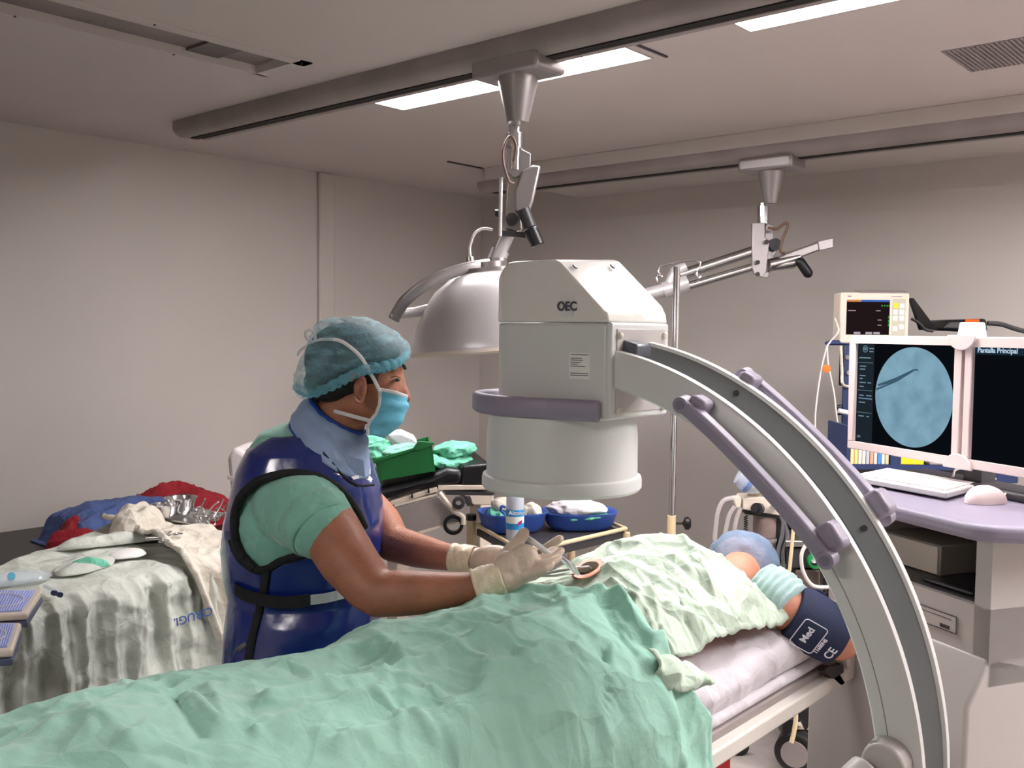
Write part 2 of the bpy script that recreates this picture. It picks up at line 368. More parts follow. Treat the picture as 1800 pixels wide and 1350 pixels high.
MB().tube(bez([q(866, 404), q(850, 402), q(835, 410), q(827, 430), q(825, 445)]), .0042, 8).build('head_cable', 'cable', t)
MB().cyl(q(825, 438), q(826, 456), .007).cyl(q(826, 452), q(827, 466), .014).cyl(q(827, 462), q(827, 472), .022).build('cable_gland', 'steel', t)
dc = at(872, 555, d1)                       # dome centre
ex = RH; ez = (UP*1.0+RH*-.09).normalized()
rad = .272
prof = [(.001, .128)] + [(rad*math.sin(a), .128*math.cos(a)**1.0) for a in [i*math.pi/2/16 for i in range(1, 15)]]
prof = [(r, z) for r, z in prof]
cz = dc-UP*.085
MB().lathe([(.001, .234), (.03, .232), (.08, .226), (.13, .208), (.18, .172), (.222, .118), (.25, .062), (.262, .018), (.270, .0), (.270, -.014), (.262, -.016), (.255, -.004), (.24, .055), (.21, .105), (.17, .15), (.10, .195), (.001, .21)], cz, ez, 64, cap=False).build('reflector_dome', 'satin', t)
MB().lathe([(.258, -.012), (.277, -.012), (.279, -.022), (.27, -.028), (.256, -.024)], cz, ez, 64, cap=False).build('rim_band', 'beige', t)
MB().lathe([(.001, -.010), (.262, -.010), (.262, -.006), (.001, -.006)], cz, ez, 48, cap=False).build('glass', mat('lamp_glass', (240, 240, 245), .05, alpha=.12), t)
MB().lathe([(.05, .255), (.05, .225), (.09, .222), (.09, .235)], cz, ez, 32).build('dome_cap', 'alu', t)
bulb = MB().ell(cz+ez*.10, (.03, 0, 0), (0, .03, 0), (0, 0, .04)).build('bulb', emit('bulb_glow', (255, 250, 240), SPOT), t)
# yoke: curved flat band around the dome
yk = [q(880, 462, -.0), q(840, 468, -.05), (q(800, 477, -.08)), q(755, 496, -.1), q(715, 526, -.09), q(697, 552, -.06), q(692, 562, -.05)]
MB().tube(bez(yk), [.0185]*len(bez(yk)), 14, flat=.30, upv=UP).build('yoke', 'alu', t)
MB().tube([q(696, 552, -.05), q(730, 549, -.05), q(762, 541, -.05), q(800, 515, -.05)], [.015, .016, .016, .012], 12).cyl(q(688, 553, -.05), q(694, 553, -.05), .012).build('yoke_arm', 'satin', t, ang=60)
MB().cyl(q(872, 455), q(872, 492), .035).build('yoke_hub', 'alu', t)
MB().slab([q(820, 492, -.04), q(880, 484, -.04), q(880, 496, -.04), q(830, 506, -.04)], FH*.08).build('dome_clip', 'alu', t, bevel=.003)
# lamp light (the lamp is on)
ld = bpy.data.lights.new('surgical_beam', 'SPOT'); ld.energy = 15; ld.spot_size = math.radians(42); ld.spot_blend = .35; ld.shadow_soft_size = .12; ld.color = (1, .98, .95)
lo = bpy.data.objects.new('surgical_beam', ld); C.collection.objects.link(lo); lo.location = cz-ez*.03
lo.rotation_euler = (Vector((-1.18, 1.85, 1.1))-lo.location).to_track_quat('-Z', 'Y').to_euler()
# lamp 2
L2 = Vector((-2.03, 4.06, 0)); d2 = 4.40
t = thing('surgical_lamp', 'second surgical lamp, its double arm reaching behind the image intensifier from the far rail', 'surgical lamp', (L2.x, L2.y, 2.41))
carriage(t, L2, 2.425, .26, 2.235, .058, .028)
def q(px, py, dd=0): return at(px, py, d2+dd)
MB().cyl(q(1342, 358), q(1342, 364), .02).cyl(q(1342, 363), q(1342, 394), .027).build('swivel_stem', 'chrome', t)
MB().slab([q(1322, 392, -.03), q(1345, 391, -.03), q(1345, 418, -.03), q(1353, 424, -.03), q(1347, 478, -.03), q(1341, 488, -.03), q(1326, 482, -.03), q(1322, 470, -.03)], FH*.02).slab([q(1346, 392, .02), q(1360, 396, .02), q(1360, 430, .02), q(1366, 440, .02), q(1350, 488, .02), q(1340, 488, .02)], FH*.02).build('bracket_plate', 'alu', t, bevel=.003)
f = MB()
for p in ((1348, 425), (1332, 461), (1332, 482)): f.cyl(q(*p, -.05), q(*p, .03), .010)
f.build('pivot_bolt', 'dgrey', t)
MB().lathe([(.028, -.01), (.028, .01)], q(1362, 430), FH).build('wheel', 'dgrey', t)
MB().tube([q(1195, 484), q(1328, 440)], .024).build('upper_tube', 'steel', t)
MB().tube([q(1200, 506), q(1328, 468)], .0185).build('lower_tube', 'steel', t)
MB().cyl(q(1352, 466), q(1405, 452), .028, .022).tube([q(1352, 470), q(1395, 462), q(1400, 455)], [.02, .026, .01]).build('spring_housing', 'steel', t)
MB().slab([q(1356, 460, -.02), q(1380, 445, -.02), q(1440, 424, -.02), q(1442, 440, -.02), q(1390, 460, -.02), q(1358, 474, -.02)], FH*.05).build('counter_arm', 'alu', t, bevel=.008)
MB().slab([q(1438, 424, -.025), q(1465, 418, -.025), q(1465, 435, -.025), q(1440, 441, -.025)], FH*.06).build('arm_end', 'alu', t, bevel=.003)
MB().capsule(q(1407, 461, -.03), q(1420, 480, -.03), .0225, .0225).build('grip', 'black', t)
MB().tube(bez([q(1350, 400, -.03), q(1365, 402, -.04), q(1382, 392, -.04), q(1384, 400, -.04), q(1376, 420, -.04), q(1372, 440, -.04), q(1380, 446, -.03)]), .0065, 8).build('cable', 'brown', t)
MB().tube([q(1130, 520), q(1200, 500)], .030).tube([q(1165, 511), q(1208, 498)], [.038, .04]).build('elbow_sleeve', 'satin', t)
MB().tube([q(1176, 505), q(1188, 478), q(1205, 470)], [.028, .03, .03]).build('elbow', 'satin', t)
MB().tube([q(1130, 520), q(1070, 540)], .026).build('boom', 'steel', t)
c2 = q(1055, 590)
MB().lathe([(.03, .2), (.1, .19), (.16, .15), (.2, .09), (.22, .02), (.22, .0), (.21, .0), (.19, .08), (.1, .17)], c2, UP, 48, cap=False).build('reflector_dome', 'satin', t)
MB().cyl(q(1070, 540), c2+UP*.19, .02).build('dome_neck', 'alu', t)
# ---------------------------------------------------------------- C-arm
CX, CZ, RO, RI = -1.218, .905, .729, .660
t = carm = thing('c_arm_xray', 'white curved x-ray c-arm with drum-shaped image intensifier over the patient', 'x-ray machine', (CX, 1.615, 0))
def cp(a, r, y): return Vector((CX+r*math.cos(a), y, CZ+r*math.sin(a)+(y-1.615)*.15))
A0, A1 = math.radians(81), math.radians(-104)
angs = [A0+(A1-A0)*i/110 for i in range(111)]
def ring(sec): return [[cp(a, r, y) for y, r in sec] for a in angs]
MB().loft(ring([(1.55, RI), (1.55, RO-.004), (1.553, RO), (1.565, RO), (1.567, RO-.003), (1.567, RI+.02), (1.663, RI+.02), (1.663, RO-.003), (1.665, RO), (1.677, RO), (1.68, RO-.004), (1.68, RI), (1.672, RI-.006), (1.558, RI-.006)])).build('c_frame', 'white', t, ang=40)
MB().loft(ring([(1.5675, RI+.0205), (1.5675, RI+.024), (1.602, RI+.024), (1.604, RI+.0205)])).build('channel_bed', 'channel', t)
MB().loft(ring([(1.598, RI+.0205), (1.600, RI+.026), (1.633, RI+.036), (1.636, RI+.0205)])).build('channel_track', 'panel', t, ang=25)
MB().loft(ring([(1.630, RI+.021), (1.630, RI+.038), (1.6628, RO-.006), (1.6628, RI+.021)])).build('channel_wall', mat('channel_wall_grey', (122, 127, 130), .35, .3), t, ang=25)
MB().loft([[cp(a, r, y) for y, r in ((1.5492, .679), (1.5492, .6804), (1.5505, .6804), (1.5505, .679))] for a in angs[27:47]]).build('seam', 'rail', t)
f = MB()
for a in (62, 35): f.cyl(cp(math.radians(a), RI+.050, 1.650), cp(math.radians(a), RI+.0545, 1.6455), .0055, seg=14)
f.build('screw', 'dgrey', t)
def handle(y0, y1, r0, name='handle'):
    aa = [math.radians(v) for v in np.linspace(64.4, 34.6, 26)]
    sec = [(y0, -.011), (y0, .009), (y0+.004*(1 if y1 > y0 else -1), .013), (y0+.022*(1 if y1 > y0 else -1), .013), (y0+.026*(1 if y1 > y0 else -1), .009), (y0+.026*(1 if y1 > y0 else -1), -.011)]
    h = MB().loft([[cp(a, r0+r-.014*math.sin(math.pi*i_/25), y) for y, r in sec] for i_, a in enumerate(aa)])
    for a in (aa[0], aa[-1]): h.cyl(cp(a, r0, y0), cp(a, r0, y0+.026*(1 if y1 > y0 else -1)), .0155, seg=20)
    hh = h.build(name, 'purple', t, ang=40, bevel=.002)
    ym = y0+(.013 if y1 > y0 else -.013)
    for a, w_, e in ((math.radians(62.6), .036, .004), (math.radians(36.6), .050, .016)):
        c = cp(a, r0+e, (ym+y1)/2); tg = Vector((-math.sin(a), 0, math.cos(a))); rd = Vector((math.cos(a), 0, math.sin(a)))
        MB().cbox(c, tg*w_, rd*.036, Vector((0, abs(y1-ym), 0))).build('handle_post', 'purple', hh, bevel=.011, seg=4)
    for a in (aa[0], aa[-1]): MB().cyl(cp(a, r0, y0+(-.001 if y1 > y0 else .001)), cp(a, r0, y0+(.001 if y1 > y0 else -.001)), .009, seg=20).build('cap', mat('handle_cap', (118, 110, 128), .5), hh)
handle(1.497, 1.552, .703)
handle(1.738, 1.678, .718)
# pivot knob low on the near face and tube housing under the table
k0 = on(1562, 1336, 'y', 1.545)
MB().cyl(k0+V(-.0, .01, 0), k0+V(0, -.03, 0), .038, .034).cyl(k0+V(-.02, -.028, -.02), k0+V(-.035, -.06, -.035), .034, .030).build('pivot_knob', 'white2', t, bevel=.006, seg=3)
f = MB()
for p in ((1540, 1308), (1558, 1312)): a = on(*p, 'y', 1.53); f.cyl(a+V(0, .02, 0), a+V(0, -.006, 0), .008)
f.build('knob_bolt', 'white2', t)
MB().lathe([(.10, .02), (.12, .05), (.12, .2), (.08, .3), (.001, .3)], (-1.29, 1.63, .12)).build('tube_housing', 'white', t)
# image intensifier
IX, IY = -1.292, 1.64
XP = -1.10
def dplan(xc, r, xr, hw, n=22, k=0.0):
    pts = [Vector((xc+r*math.cos(a), IY+hw*math.sin(a), 0)) for a in [math.pi/2+math.pi*i/n for i in range(n+1)]]
    return pts+[Vector((xr, IY-hw, 0)), Vector((xr, IY+hw, 0))]
def lev(pts, z): return [Vector((p.x, p.y, z)) for p in pts]
P = dplan(-1.335, .108, XP-.004, .104)
zs_ = lambda x: 1.8
ii = MB()
ii.loft([lev(P, 1.478), lev(P, 1.668)]).build('housing', 'white', t, bevel=.006, seg=3)
# cover: extruded side outline, sloped towards the plate, with chamfered left top
cov = []
PR = dplan(-1.335, .110, XP-.001, .1055)
def topz(x): return min(1.802, 1.802-(x+1.222)*1.05) if x > -1.222 else (1.802 if x > -1.405 else 1.802-( -1.405-x)*1.0)
side = [(-1.447, 1.67), (-1.447, 1.768), (-1.440, 1.78), (-1.418, 1.798), (-1.405, 1.802), (-1.235, 1.802), (-1.222, 1.797), (-1.112, 1.700), (-1.102, 1.688), (-1.099, 1.67)]
N = 22; rings = []
for j in range(N+1):
    yy = IY-.1055+.211*j/N; dy = abs(yy-IY)/.1055
    xl = -1.335-.110*math.sqrt(max(0, 1-dy*dy)); rr = []
    for x, z in side: rr.append(Vector((max(x, xl+(x+1.447)*.0), yy, z if x >= xl else z)))
    # pull the left outline onto the rounded plan
    rr = [Vector((xl+(x+1.447)*((-1.30-xl)/(-1.30+1.447)) if x < -1.30 else x, yy, z+ (yy-IY)*.06*(1 if z > 1.69 else 0))) for x, z in side]
    rings.append(rr)
MB().loft(rings).build('housing_cover', 'cover', t, ang=28, bevel=.005, seg=3)
MB().cbox((XP-.001, IY+.001, 1.575), (.014, 0, 0), (0, .205, 0), (0, 0, .19)).build('end_plate', 'white', t, bevel=.005, seg=3)
MB().cbox((XP+.0068, IY+.001, 1.575), (.003, 0, 0), (0, .172, 0), (0, 0, .165)).build('plate_panel', 'white2', t, bevel=.001)
f = MB()
for y, z in ((1.562, 1.645), (1.722, 1.645), (1.562, 1.497), (1.722, 1.497)): f.lathe([(.0065, 0), (.0065, .005), (.003, .007)], (XP+.008, y, z), (1, 0, 0), 16)
f.build('plate_screw', 'cream', t)
f = MB()
for px, py in ((1009, 474), (1075, 467)):
    p = on(px, py, 'x', -1.19); sl = Vector((1.05, 0, 1)).normalized()
    xx = -1.205; pp = Vector((xx, on(px, py, 'x', xx).y, topz(xx)))
    f.lathe([(.0065, 0), (.0065, .003)], pp+sl*.003+V(0, 0, (pp.y-IY)*.06), sl, 20)
f.build('cover_screw', 'dgrey', t)
MB().cbox((-1.082, 1.600, 1.620), (.045, 0, -.012), (0, .05, .0), (0, 0, .026)).build('stop_block', 'panel', t, bevel=.003)
MB().lathe([(.145, 1.49), (.158, 1.475), (.162, 1.43), (.1625, 1.348), (.170, 1.345), (.172, 1.338), (.172, 1.322), (.168, 1.316), (.001, 1.316)], (IX, IY, 0), seg=96).build('drum', 'white', t, ang=30)
MB().lathe([(.150, 1.500), (.150, 1.47)], (IX, IY, 0), seg=64).build('drum_neck', 'white', t)
# bumper ring handle
pl = []
for a in np.linspace(math.radians(62), math.radians(298), 60):
    pl.append(Vector((IX-.012+.190*math.cos(a), IY+.150*math.sin(a)*1.02, 0)))
pl = [Vector((XP-.012, IY+.118, 0)), Vector((-1.17, IY+.128, 0))]+pl+[Vector((-1.17, IY-.128, 0)), Vector((XP-.012, IY-.118, 0))]
pl = bez(pl, 3)
rg = []
for i, p in enumerate(pl):
    tg = (pl[min(i+1, len(pl)-1)]-pl[max(i-1, 0)]).normalized(); nn = Vector((-tg.y, tg.x, 0)); hh = .021
    z0 = 1.497
    rg.append([p+nn*x+V(0, 0, z0+z) for x, z in ((-.012, -hh*.7), (-.012, hh*.7), (-.006, hh), (.006, hh), (.012, hh*.7), (.012, -hh*.7), (.006, -hh), (-.006, -hh))])
MB().loft(rg).build('bumper_ring', 'purple', t, ang=50)
# markings
yn = IY-.104
lb = on(997, 538, 'y', yn-.002)
MB().cbox(lb+V(0, .0005, 0), (.033, 0, 0), (0, .0012, 0), (0, 0, .043)).build('badge', 'white', t)
text('OEC', .0245, lb+V(0, -.0005, -.001), (1, 0, 0), (0, 0, 1), 'ink', t, bold=.0009)
sl = on(1019, 643, 'y', yn)
MB().cbox(sl+V(0, -.0005, 0), (.051, 0, -.0), (0, .001, 0), (0, 0, .052)).build('sticker', 'paper', t)
f = MB()
for i, (wd, z) in enumerate(((.044, .022), (.028, .015), (.030, .011), (.026, .007), (.018, .003), (.036, -.001), (.044, -.015), (.044, -.019))):
    f.cbox(sl+V(-.022+wd/2, -.0013, z), (wd, 0, 0), (0, .0006, 0), (0, 0, .0014))
f.build('sticker_print', 'ink', t)
# ---------------------------------------------------------------- console
cu_ = Vector((.885, -.466, 0)).normalized(); cv = Vector((.466, .885, 0)).normalized()
E1 = Vector((-.62, 2.305, 0))                        # front right corner
def K(a, b, z): return E1-cu_*a+cv*b+UP*z            # a: to the left along the front, b: backwards
t = thing('monitor_console', 'grey two-screen x-ray workstation behind the c-arm at the right edge', 'workstation', K(.3, .2, 0))
def kprism(poly, z0, z1): return MB().slab([K(a, b, z0) for a, b in poly], UP*(z1-z0))
Wc = .545
# front is built around a deep opening
f = MB()
def kbox(f, a0, a1, b0, b1, z0, z1): return f.obox(K(a0, b0, z0), -cu_*(a1-a0), cv*(b1-b0), UP*(z1-z0))
OA0, OA1, OZ0, OZ1 = .045, .47, 1.037, 1.19
kbox(f, -.0, OA0, .03, .50, .9, 1.215); kbox(f, OA1, Wc, .03, .5, .9, 1.215); kbox(f, OA0, OA1, .03, .5, OZ1, 1.215)
kbox(f, OA0, OA1, .44, .5, OZ0, OZ1); kbox(f, 0, Wc, .03, .5, .86, OZ0)
f.build('cabinet', 'white2', t, flat=True)
# lower body with sloping shoulder
sh = [(.0, .03, .925), (.0, -.03, .82), (.0, -.034, .06), (.0, .56, .06), (.0, .56, .935)]
MB().slab([K(a, b, z) for a, b, z in sh], -cu_*Wc).build('base', 'white2', t, bevel=.010, seg=4)
for a in (.06, .52):
    for b in (.05, .48): MB().cyl(K(a, b, .03)+cu_*.02, K(a, b, .03)-cu_*.02, .03).build('caster', 'black', t)
# drive
da = K(.245, .03, .845)
f = MB()
o = K(.36, .0285, .955); wv = cu_*.27; zz = UP*.04
MB().obox(o, wv, -cv*.003, zz).build('disc_drive', 'white2', t, bevel=.001)
f.obox(o-cv*.0035, wv, -cv*.0005, UP*.002).obox(o-cv*.0035+zz, wv, -cv*.0005, UP*.002).obox(o-cv*.0035+wv, -cu_*.002, -cv*.0005, zz).obox(o-cv*.0036+UP*.03, wv*.94, -cv*.0006, UP*.0012).obox(o-cv*.0036+UP*.006+wv*.82, cu_*.028, -cv*.002, UP*.008)
f.build('drive_slot', 'dgrey', t)
# thing inside the opening
f = MB(); kbox(f, .26, .47, .14, .40, 1.042, 1.12)
pr = f.build('printer', mat('printer_grey', (150, 142, 134), .5), t, bevel=.004)
f = MB(); kbox(f, .265, .465, .135, .14, 1.046, 1.116); f.build('printer_face', 'beige', pr)
f = MB(); kbox(f, .06, .47, .05, .42, 1.0375, 1.042); f.build('shelf_mat', 'dgrey', t)
f = MB(); kbox(f, .08, .24, .06, .11, 1.042, 1.055); f.build('cable_bundle', 'black', t, bevel=.008)
# desk top
def rpoly(pts, r, n=6):
    out = []
    for i, p in enumerate(pts):
        p = Vector(p); a = Vector(pts[i-1]); b = Vector(pts[(i+1) % len(pts)])
        u = (a-p).normalized(); v = (b-p).normalized()
        for k in range(n+1):
            s = k/n; out.append((p+u*r*(1-s)**2+v*r*s**2))
    return out
pts = [tuple(v)[:2] for v in (K(.66, -.02, 0), K(-.02, -.03, 0), K(-.085, .10, 0), K(-.085, .42, 0), K(.66, .42, 0))]
pp = rpoly([Vector((a, b)) for a, b in pts], .05)
MB().slab([Vector((p.x, p.y, 1.196)) for p in pp], UP*.040).build('desk', 'purple', t, bevel=.014, seg=4)
f = MB(); kbox(f, .0, .60, .30, .42, 1.236, 1.262); f.build('desk_riser', 'dgrey', t, bevel=.01)
# monitors
MD = 3.0
PL = at(1498, 680, MD); PL.z = 0
def mon_x(px):                                       # distance along cu_ of image column px
    r = Vector(RC @ _ray(px, 690)); r.z = 0; n = cv
    k = PL.dot(n)/r.dot(n); return (r*k-PL).dot(cu_)
MW = mon_x(1693.5); MZ0, MZ1 = 1.302, 1.650
for i, (x0, lab) in enumerate(((0, 'left screen, showing a round grey-blue x-ray image'), (MW+.012, 'right screen, black with a white title'))):
    def m(x, z, d=0): return PL+cu_*(x0+x)+UP*z-cv*d
    sc = MB().obox(m(0, MZ0, -.035), cu_*MW, -cv*.035, UP*(MZ1-MZ0)).build('monitor', 'monb', t, bevel=.006, seg=3, label=lab)
    bz = .024
    f = MB()
    f.obox(m(0, MZ0, -.001), cu_*MW, -cv*.014, UP*bz).obox(m(0, MZ1-bz, -.001), cu_*MW, -cv*.014, UP*bz).obox(m(0, MZ0+bz, -.001), cu_*bz, -cv*.014, UP*(MZ1-MZ0-2*bz)).obox(m(MW-bz, MZ0+bz, -.001), cu_*bz, -cv*.014, UP*(MZ1-MZ0-2*bz))
    f.build('bezel', 'monb', sc, bevel=.003)
    MB().obox(m(bz, MZ0+bz, .001), cu_*(MW-2*bz), -cv*.001, UP*(MZ1-MZ0-2*bz)).build('screen', emit('screen_black', (12, 15, 20), .8), sc)
    ST = emit('screen_text', (120, 150, 168), .9) if i == 0 else emit('screen_title', (190, 215, 235), 1)
    X0, X1, Z0, Z1 = bz, MW-bz, MZ0+bz, MZ1-bz; SW = X1-X0; SH = Z1-Z0
    if i == 0:
        MB().obox(m(X0, Z0, .0022), cu_*SW*.185, -cv*.0004, UP*SH).build('screen_sidebar', emit('screen_sidebar', (34, 44, 52), .8), sc)
        mi = bpy.data.materials.new('xray_image'); mi.use_nodes = True; nt = mi.node_tree; nt.nodes.clear()
        tc = nt.nodes.new('ShaderNodeTexCoord'); n1 = nt.nodes.new('ShaderNodeTexNoise'); n1.inputs['Scale'].default_value = 16; n1.inputs['Detail'].default_value = 4
        rp = nt.nodes.new('ShaderNodeValToRGB'); rp.color_ramp.elements[0].color = lin((112, 148, 168))+(1,); rp.color_ramp.elements[1].color = lin((132, 170, 190))+(1,)
        rp.color_ramp.elements[0].position = .3; rp.color_ramp.elements[1].position = .6
        e = nt.nodes.new('ShaderNodeEmission'); o_ = nt.nodes.new('ShaderNodeOutputMaterial')
        nt.links.new(tc.outputs['Object'], n1.inputs['Vector']); nt.links.new(n1.outputs['Fac'], rp.inputs['Fac']); nt.links.new(rp.outputs['Color'], e.inputs[0]); nt.links.new(e.outputs[0], o_.inputs[0])
        cxs = X0+SW*.595; rx = SW*.385; czs = Z0+SH*.5; rz = SH*.475
        MB().slab([m(cxs+rx*math.cos(a), czs+rz*math.sin(a), .0025) for a in [2*math.pi*k/72 for k in range(72)]], -cv*.0004).build('xray_image', mi, sc)
        dk = emit('xray_shadow', (62, 92, 110), 1)
        def s2(fx, fz): return m(X0+SW*fx, Z0+SH*(1-fz), .0031)
        MB().slab([s2(.235, .40), (s2(.42, .325)), s2(.60, .232), s2(.635, .228), s2(.65, .245), s2(.615, .245), s2(.44, .36), s2(.236, .42)], -cv*.0002).slab([s2(.222, .44), s2(.43, .352), s2(.43, .365), s2(.217, .465)], -cv*.0002).build('forceps_shadow', dk, sc)
        sp = emit('spine_shadow', (104, 142, 164), 1)
        lg = MB(); cc = m(X0+SW*.085, Z0+SH*.945, .003)
        lg.loft([[cc+(cu_*math.cos(a)+UP*math.sin(a))*r for a in [2*math.pi*k/24 for k in range(24)]] for r in (.0085, .0105)], cap=False)
        lg.build('logo_ring', ST, sc, solid=.0004)
        text('GE', .010, cc, cu_, UP, ST, sc, bold=.0004)
        f = MB(); random.seed(3)
        for fz, wd, fx in ((.055, .05, .13), (.085, .045, .13), (.15, .13, .02), (.235, .07, .03), (.265, .06, .03), (.33, .065, .03), (.36, .035, .03), (.40, .07, .03), (.44, .05, .03), (.40, .04, .12), (.53, .05, .03), (.53, .06, .11), (.56, .15, .025), (.60, .07, .03), (.74, .06, .03), (.74, .03, .12)):
            f.obox(m(X0+SW*fx, Z0+SH*(1-fz), .003), cu_*SW*wd, -cv*.0003, UP*.0032)
        for fz in (.195, .475, .7): f.obox(m(X0+SW*.01, Z0+SH*(1-fz), .003), cu_*SW*.165, -cv*.0003, UP*.0012)
        f.build('screen_text', ST, sc)
        text('LIN', .010, m(X0+SW*.04, Z0+SH*.055, .003), cu_, UP, ST, sc)
    else:
        MB().obox(m(X0, Z1-.022, .0022), cu_*SW, -cv*.0004, UP*.022).build('title_bar', emit('title_bar', (28, 46, 62), .8), sc)
        text('Pantalla Principal', .0185, m(X0+.072, Z1-.011, .003), cu_, UP, ST, sc, bold=.0003)
hc = PL+cu_*(MW+.006)-cv*.014
for z, sg in ((MZ1, 1), (MZ0, -1)):
    MB().slab([hc+cu_*.048*math.cos(a)+UP*(z+.004*sg-sg*.040*math.sin(a)) for a in [math.pi*k/18 for k in range(19)]], -cv*.008).build('monitor_clip', 'monb', t, bevel=.002)
MB().lathe([(.036, 0), (.033, .02), (.031, .034), (.028, .037), (.001, .037)], hc+UP*(MZ1+.001)+cv*.03, UP, 32).build('mount_cap', 'monb', t)
MB().cyl(hc+UP*(MZ1+.036)+cv*.03, hc+UP*(MZ1+.046)+cv*.03, .017).build('beacon', emit('beacon_orange', (255, 110, 50), 1.2), t)
MB().obox(hc+cv*.05-cu_*.03+UP*1.2, cu_*.06, cv*.05, UP*.42).build('monitor_post', 'dgrey', t)
# keyboard, mouse and their leads
kr, kf, kl = at(1663, 886, 2.44), at(1726, 852, 2.60), at(1562, 829, 2.88)
for p in (kr, kf, kl): p.z = 1.243
kx = (kf-kl); ky = (kr-kf); kz = UP*.016
ky = ky-kx.normalized()*ky.dot(kx.normalized())*.0
t = thing('keyboard', 'white computer keyboard on the purple console desk', 'keyboard', (kl+kx/2+ky/2))
MB().obox(kl, kx, ky, kz).build('case', 'white', t, bevel=.004, seg=3)
f = MB(); rows = 6
for r in range(rows):
    n = 17
    for c_ in range(n):
        a = .03+.94*c_/n; b = .10+.84*r/rows
        f.obox(kl+kx*a+ky*b+kz, kx*(.80/n), ky*(.66/rows), kz*.22)
f.build('keys', mat('key_white', (226, 220, 218), .5), t)
f = MB()
for i in range(7): f.obox(kl+kx*(.16+.035*i)+ky*.045+kz, kx*.02, ky*.03, kz*.05)
f.build('key_print', 'dgrey', t)
mp = at(1733, 884, 2.43); mp.z = 1.237
t = thing('computer_mouse', 'white mouse lying right of the keyboard', 'mouse', mp)
mx = (RH*.9+FH*.35).normalized(); my = UP.cross(mx)
rr = []
for i in range(13):
    s = i/12; L = -.062+.124*s; hw = .036*math.sqrt(max(.02, 1-(2*s-1)**2))*(1.05-.15*s); hh = .044*math.sqrt(max(.02, 1-(2*(s**.8)-1)**2))
    rr.append([mp+mx*L+my*hw*math.cos(a)+UP*(hh*max(0, math.sin(a))) for a in [2*math.pi*k/20 for k in range(20)]])
MB().loft(rr).build('shell', 'monb', t, ang=70)
MB().tube(bez([mp+mx*.05+UP*.012, at(1775, 862, 2.5), at(1752, 858, 2.6), at(1735, 870, 2.66)]), .0028, 8).build('lead', 'cable', t)
t = MB().tube(bez([kf-kx*.33+UP*.012, at(1675, 838, 2.68), at(1680, 826, 2.7), at(1700, 824, 2.72), at(1725, 834, 2.74), at(1750, 842, 2.76)]), .003, 8).build('cable', 'cable', None, label='thin white lead looping behind the keyboard', cat='cable')
# ---------------------------------------------------------------- operating table
TX0, TX1, TY0, TY1 = -1.50, -.985, .05, 2.42
t = thing('operating_table', 'white-railed operating table with red mattress edge under the draped patient', 'operating table', ((TX0+TX1)/2, 1.4, 0))
MB().box(TX1-.01, TX1+.03, TY0, TY1+.03, .765, .803).build('side_rail', 'bedrail', t, bevel=.005)
MB().box(TX0-.03, TX0+.01, TY0, TY1+.03, .765, .803).build('side_rail', 'bedrail', t, bevel=.005)
MB().box(TX0, TX1, TY0, TY1, .775, .80).build('top_plate', 'panel', t)
MB().box(TX1-.03, TX1+.004, TY0, TY1-.02, .80, .822).build('rail_bar', 'rail', t, bevel=.003)
MB().box(TX0+.0, TX1, TY0, TY1-.03, .822, .850).build('pad', 'bed', t, bevel=.012, seg=3)
MB().box(TX0+.0, TX1+.006, TY0, TY1-.70, .849, .868).build('red_pad', 'redc', t, bevel=.006)
MB().box(TX0+.05, TX1+.03, TY1-.01, TY1+.035, .79, .84).build('end_bar', 'bedrail', t, bevel=.008)
MB().box(-1.34, -1.14, .9, 1.25, .1, .775).build('column', 'white2', t, bevel=.02)
MB().box(-1.5, -1.05, .65, 1.5, .0, .1).build('base', 'white2', t, bevel=.03)
MB().slab([on(1470, 1172, 'x', -.955), on(1483, 1167, 'x', -.955), on(1486, 1202, 'x', -.955), on(1478, 1206, 'x', -.955), on(1448, 1181, 'x', -.955), on(1456, 1172, 'x', -.955)], (-.02, 0, 0)).build('strap', 'black', t, bevel=.003)
# mattress with its sheet, bulging along the near side
def mfun(u, v):
    y = TY0+(TY1-.05-TY0)*v; a = math.pi*(u)
    bul = .012*nz(y*5, 3)+.006*nz(y*14, a*2)
    top = .955-.055*max(0, (y-2.2)/.3)**2
    xm = (TX0+TX1)/2; hw = (TX1-TX0)/2-.012+bul*.8
    if u < .25: s = u/.25; return Vector((xm-hw, y, .868+(top-.03-.868)*s))
    if u > .75: s = (u-.75)/.25; return Vector((xm+hw+.012*math.sin(s*math.pi), y, top-.03-(top-.03-.868+.01)*s-.015*max(0, s-.8)*5*(nz(y*3, 9)+.5)))
    s = (u-.25)/.5; return Vector((xm-hw+2*hw*s, y, top-.03*abs(2*s-1)**6+.006*nz(s*6, y*7)))
MB().grid(mfun, 90, 200).build('mattress_sheet', 'bed', t, ang=180, label='white sheet over the mattress')
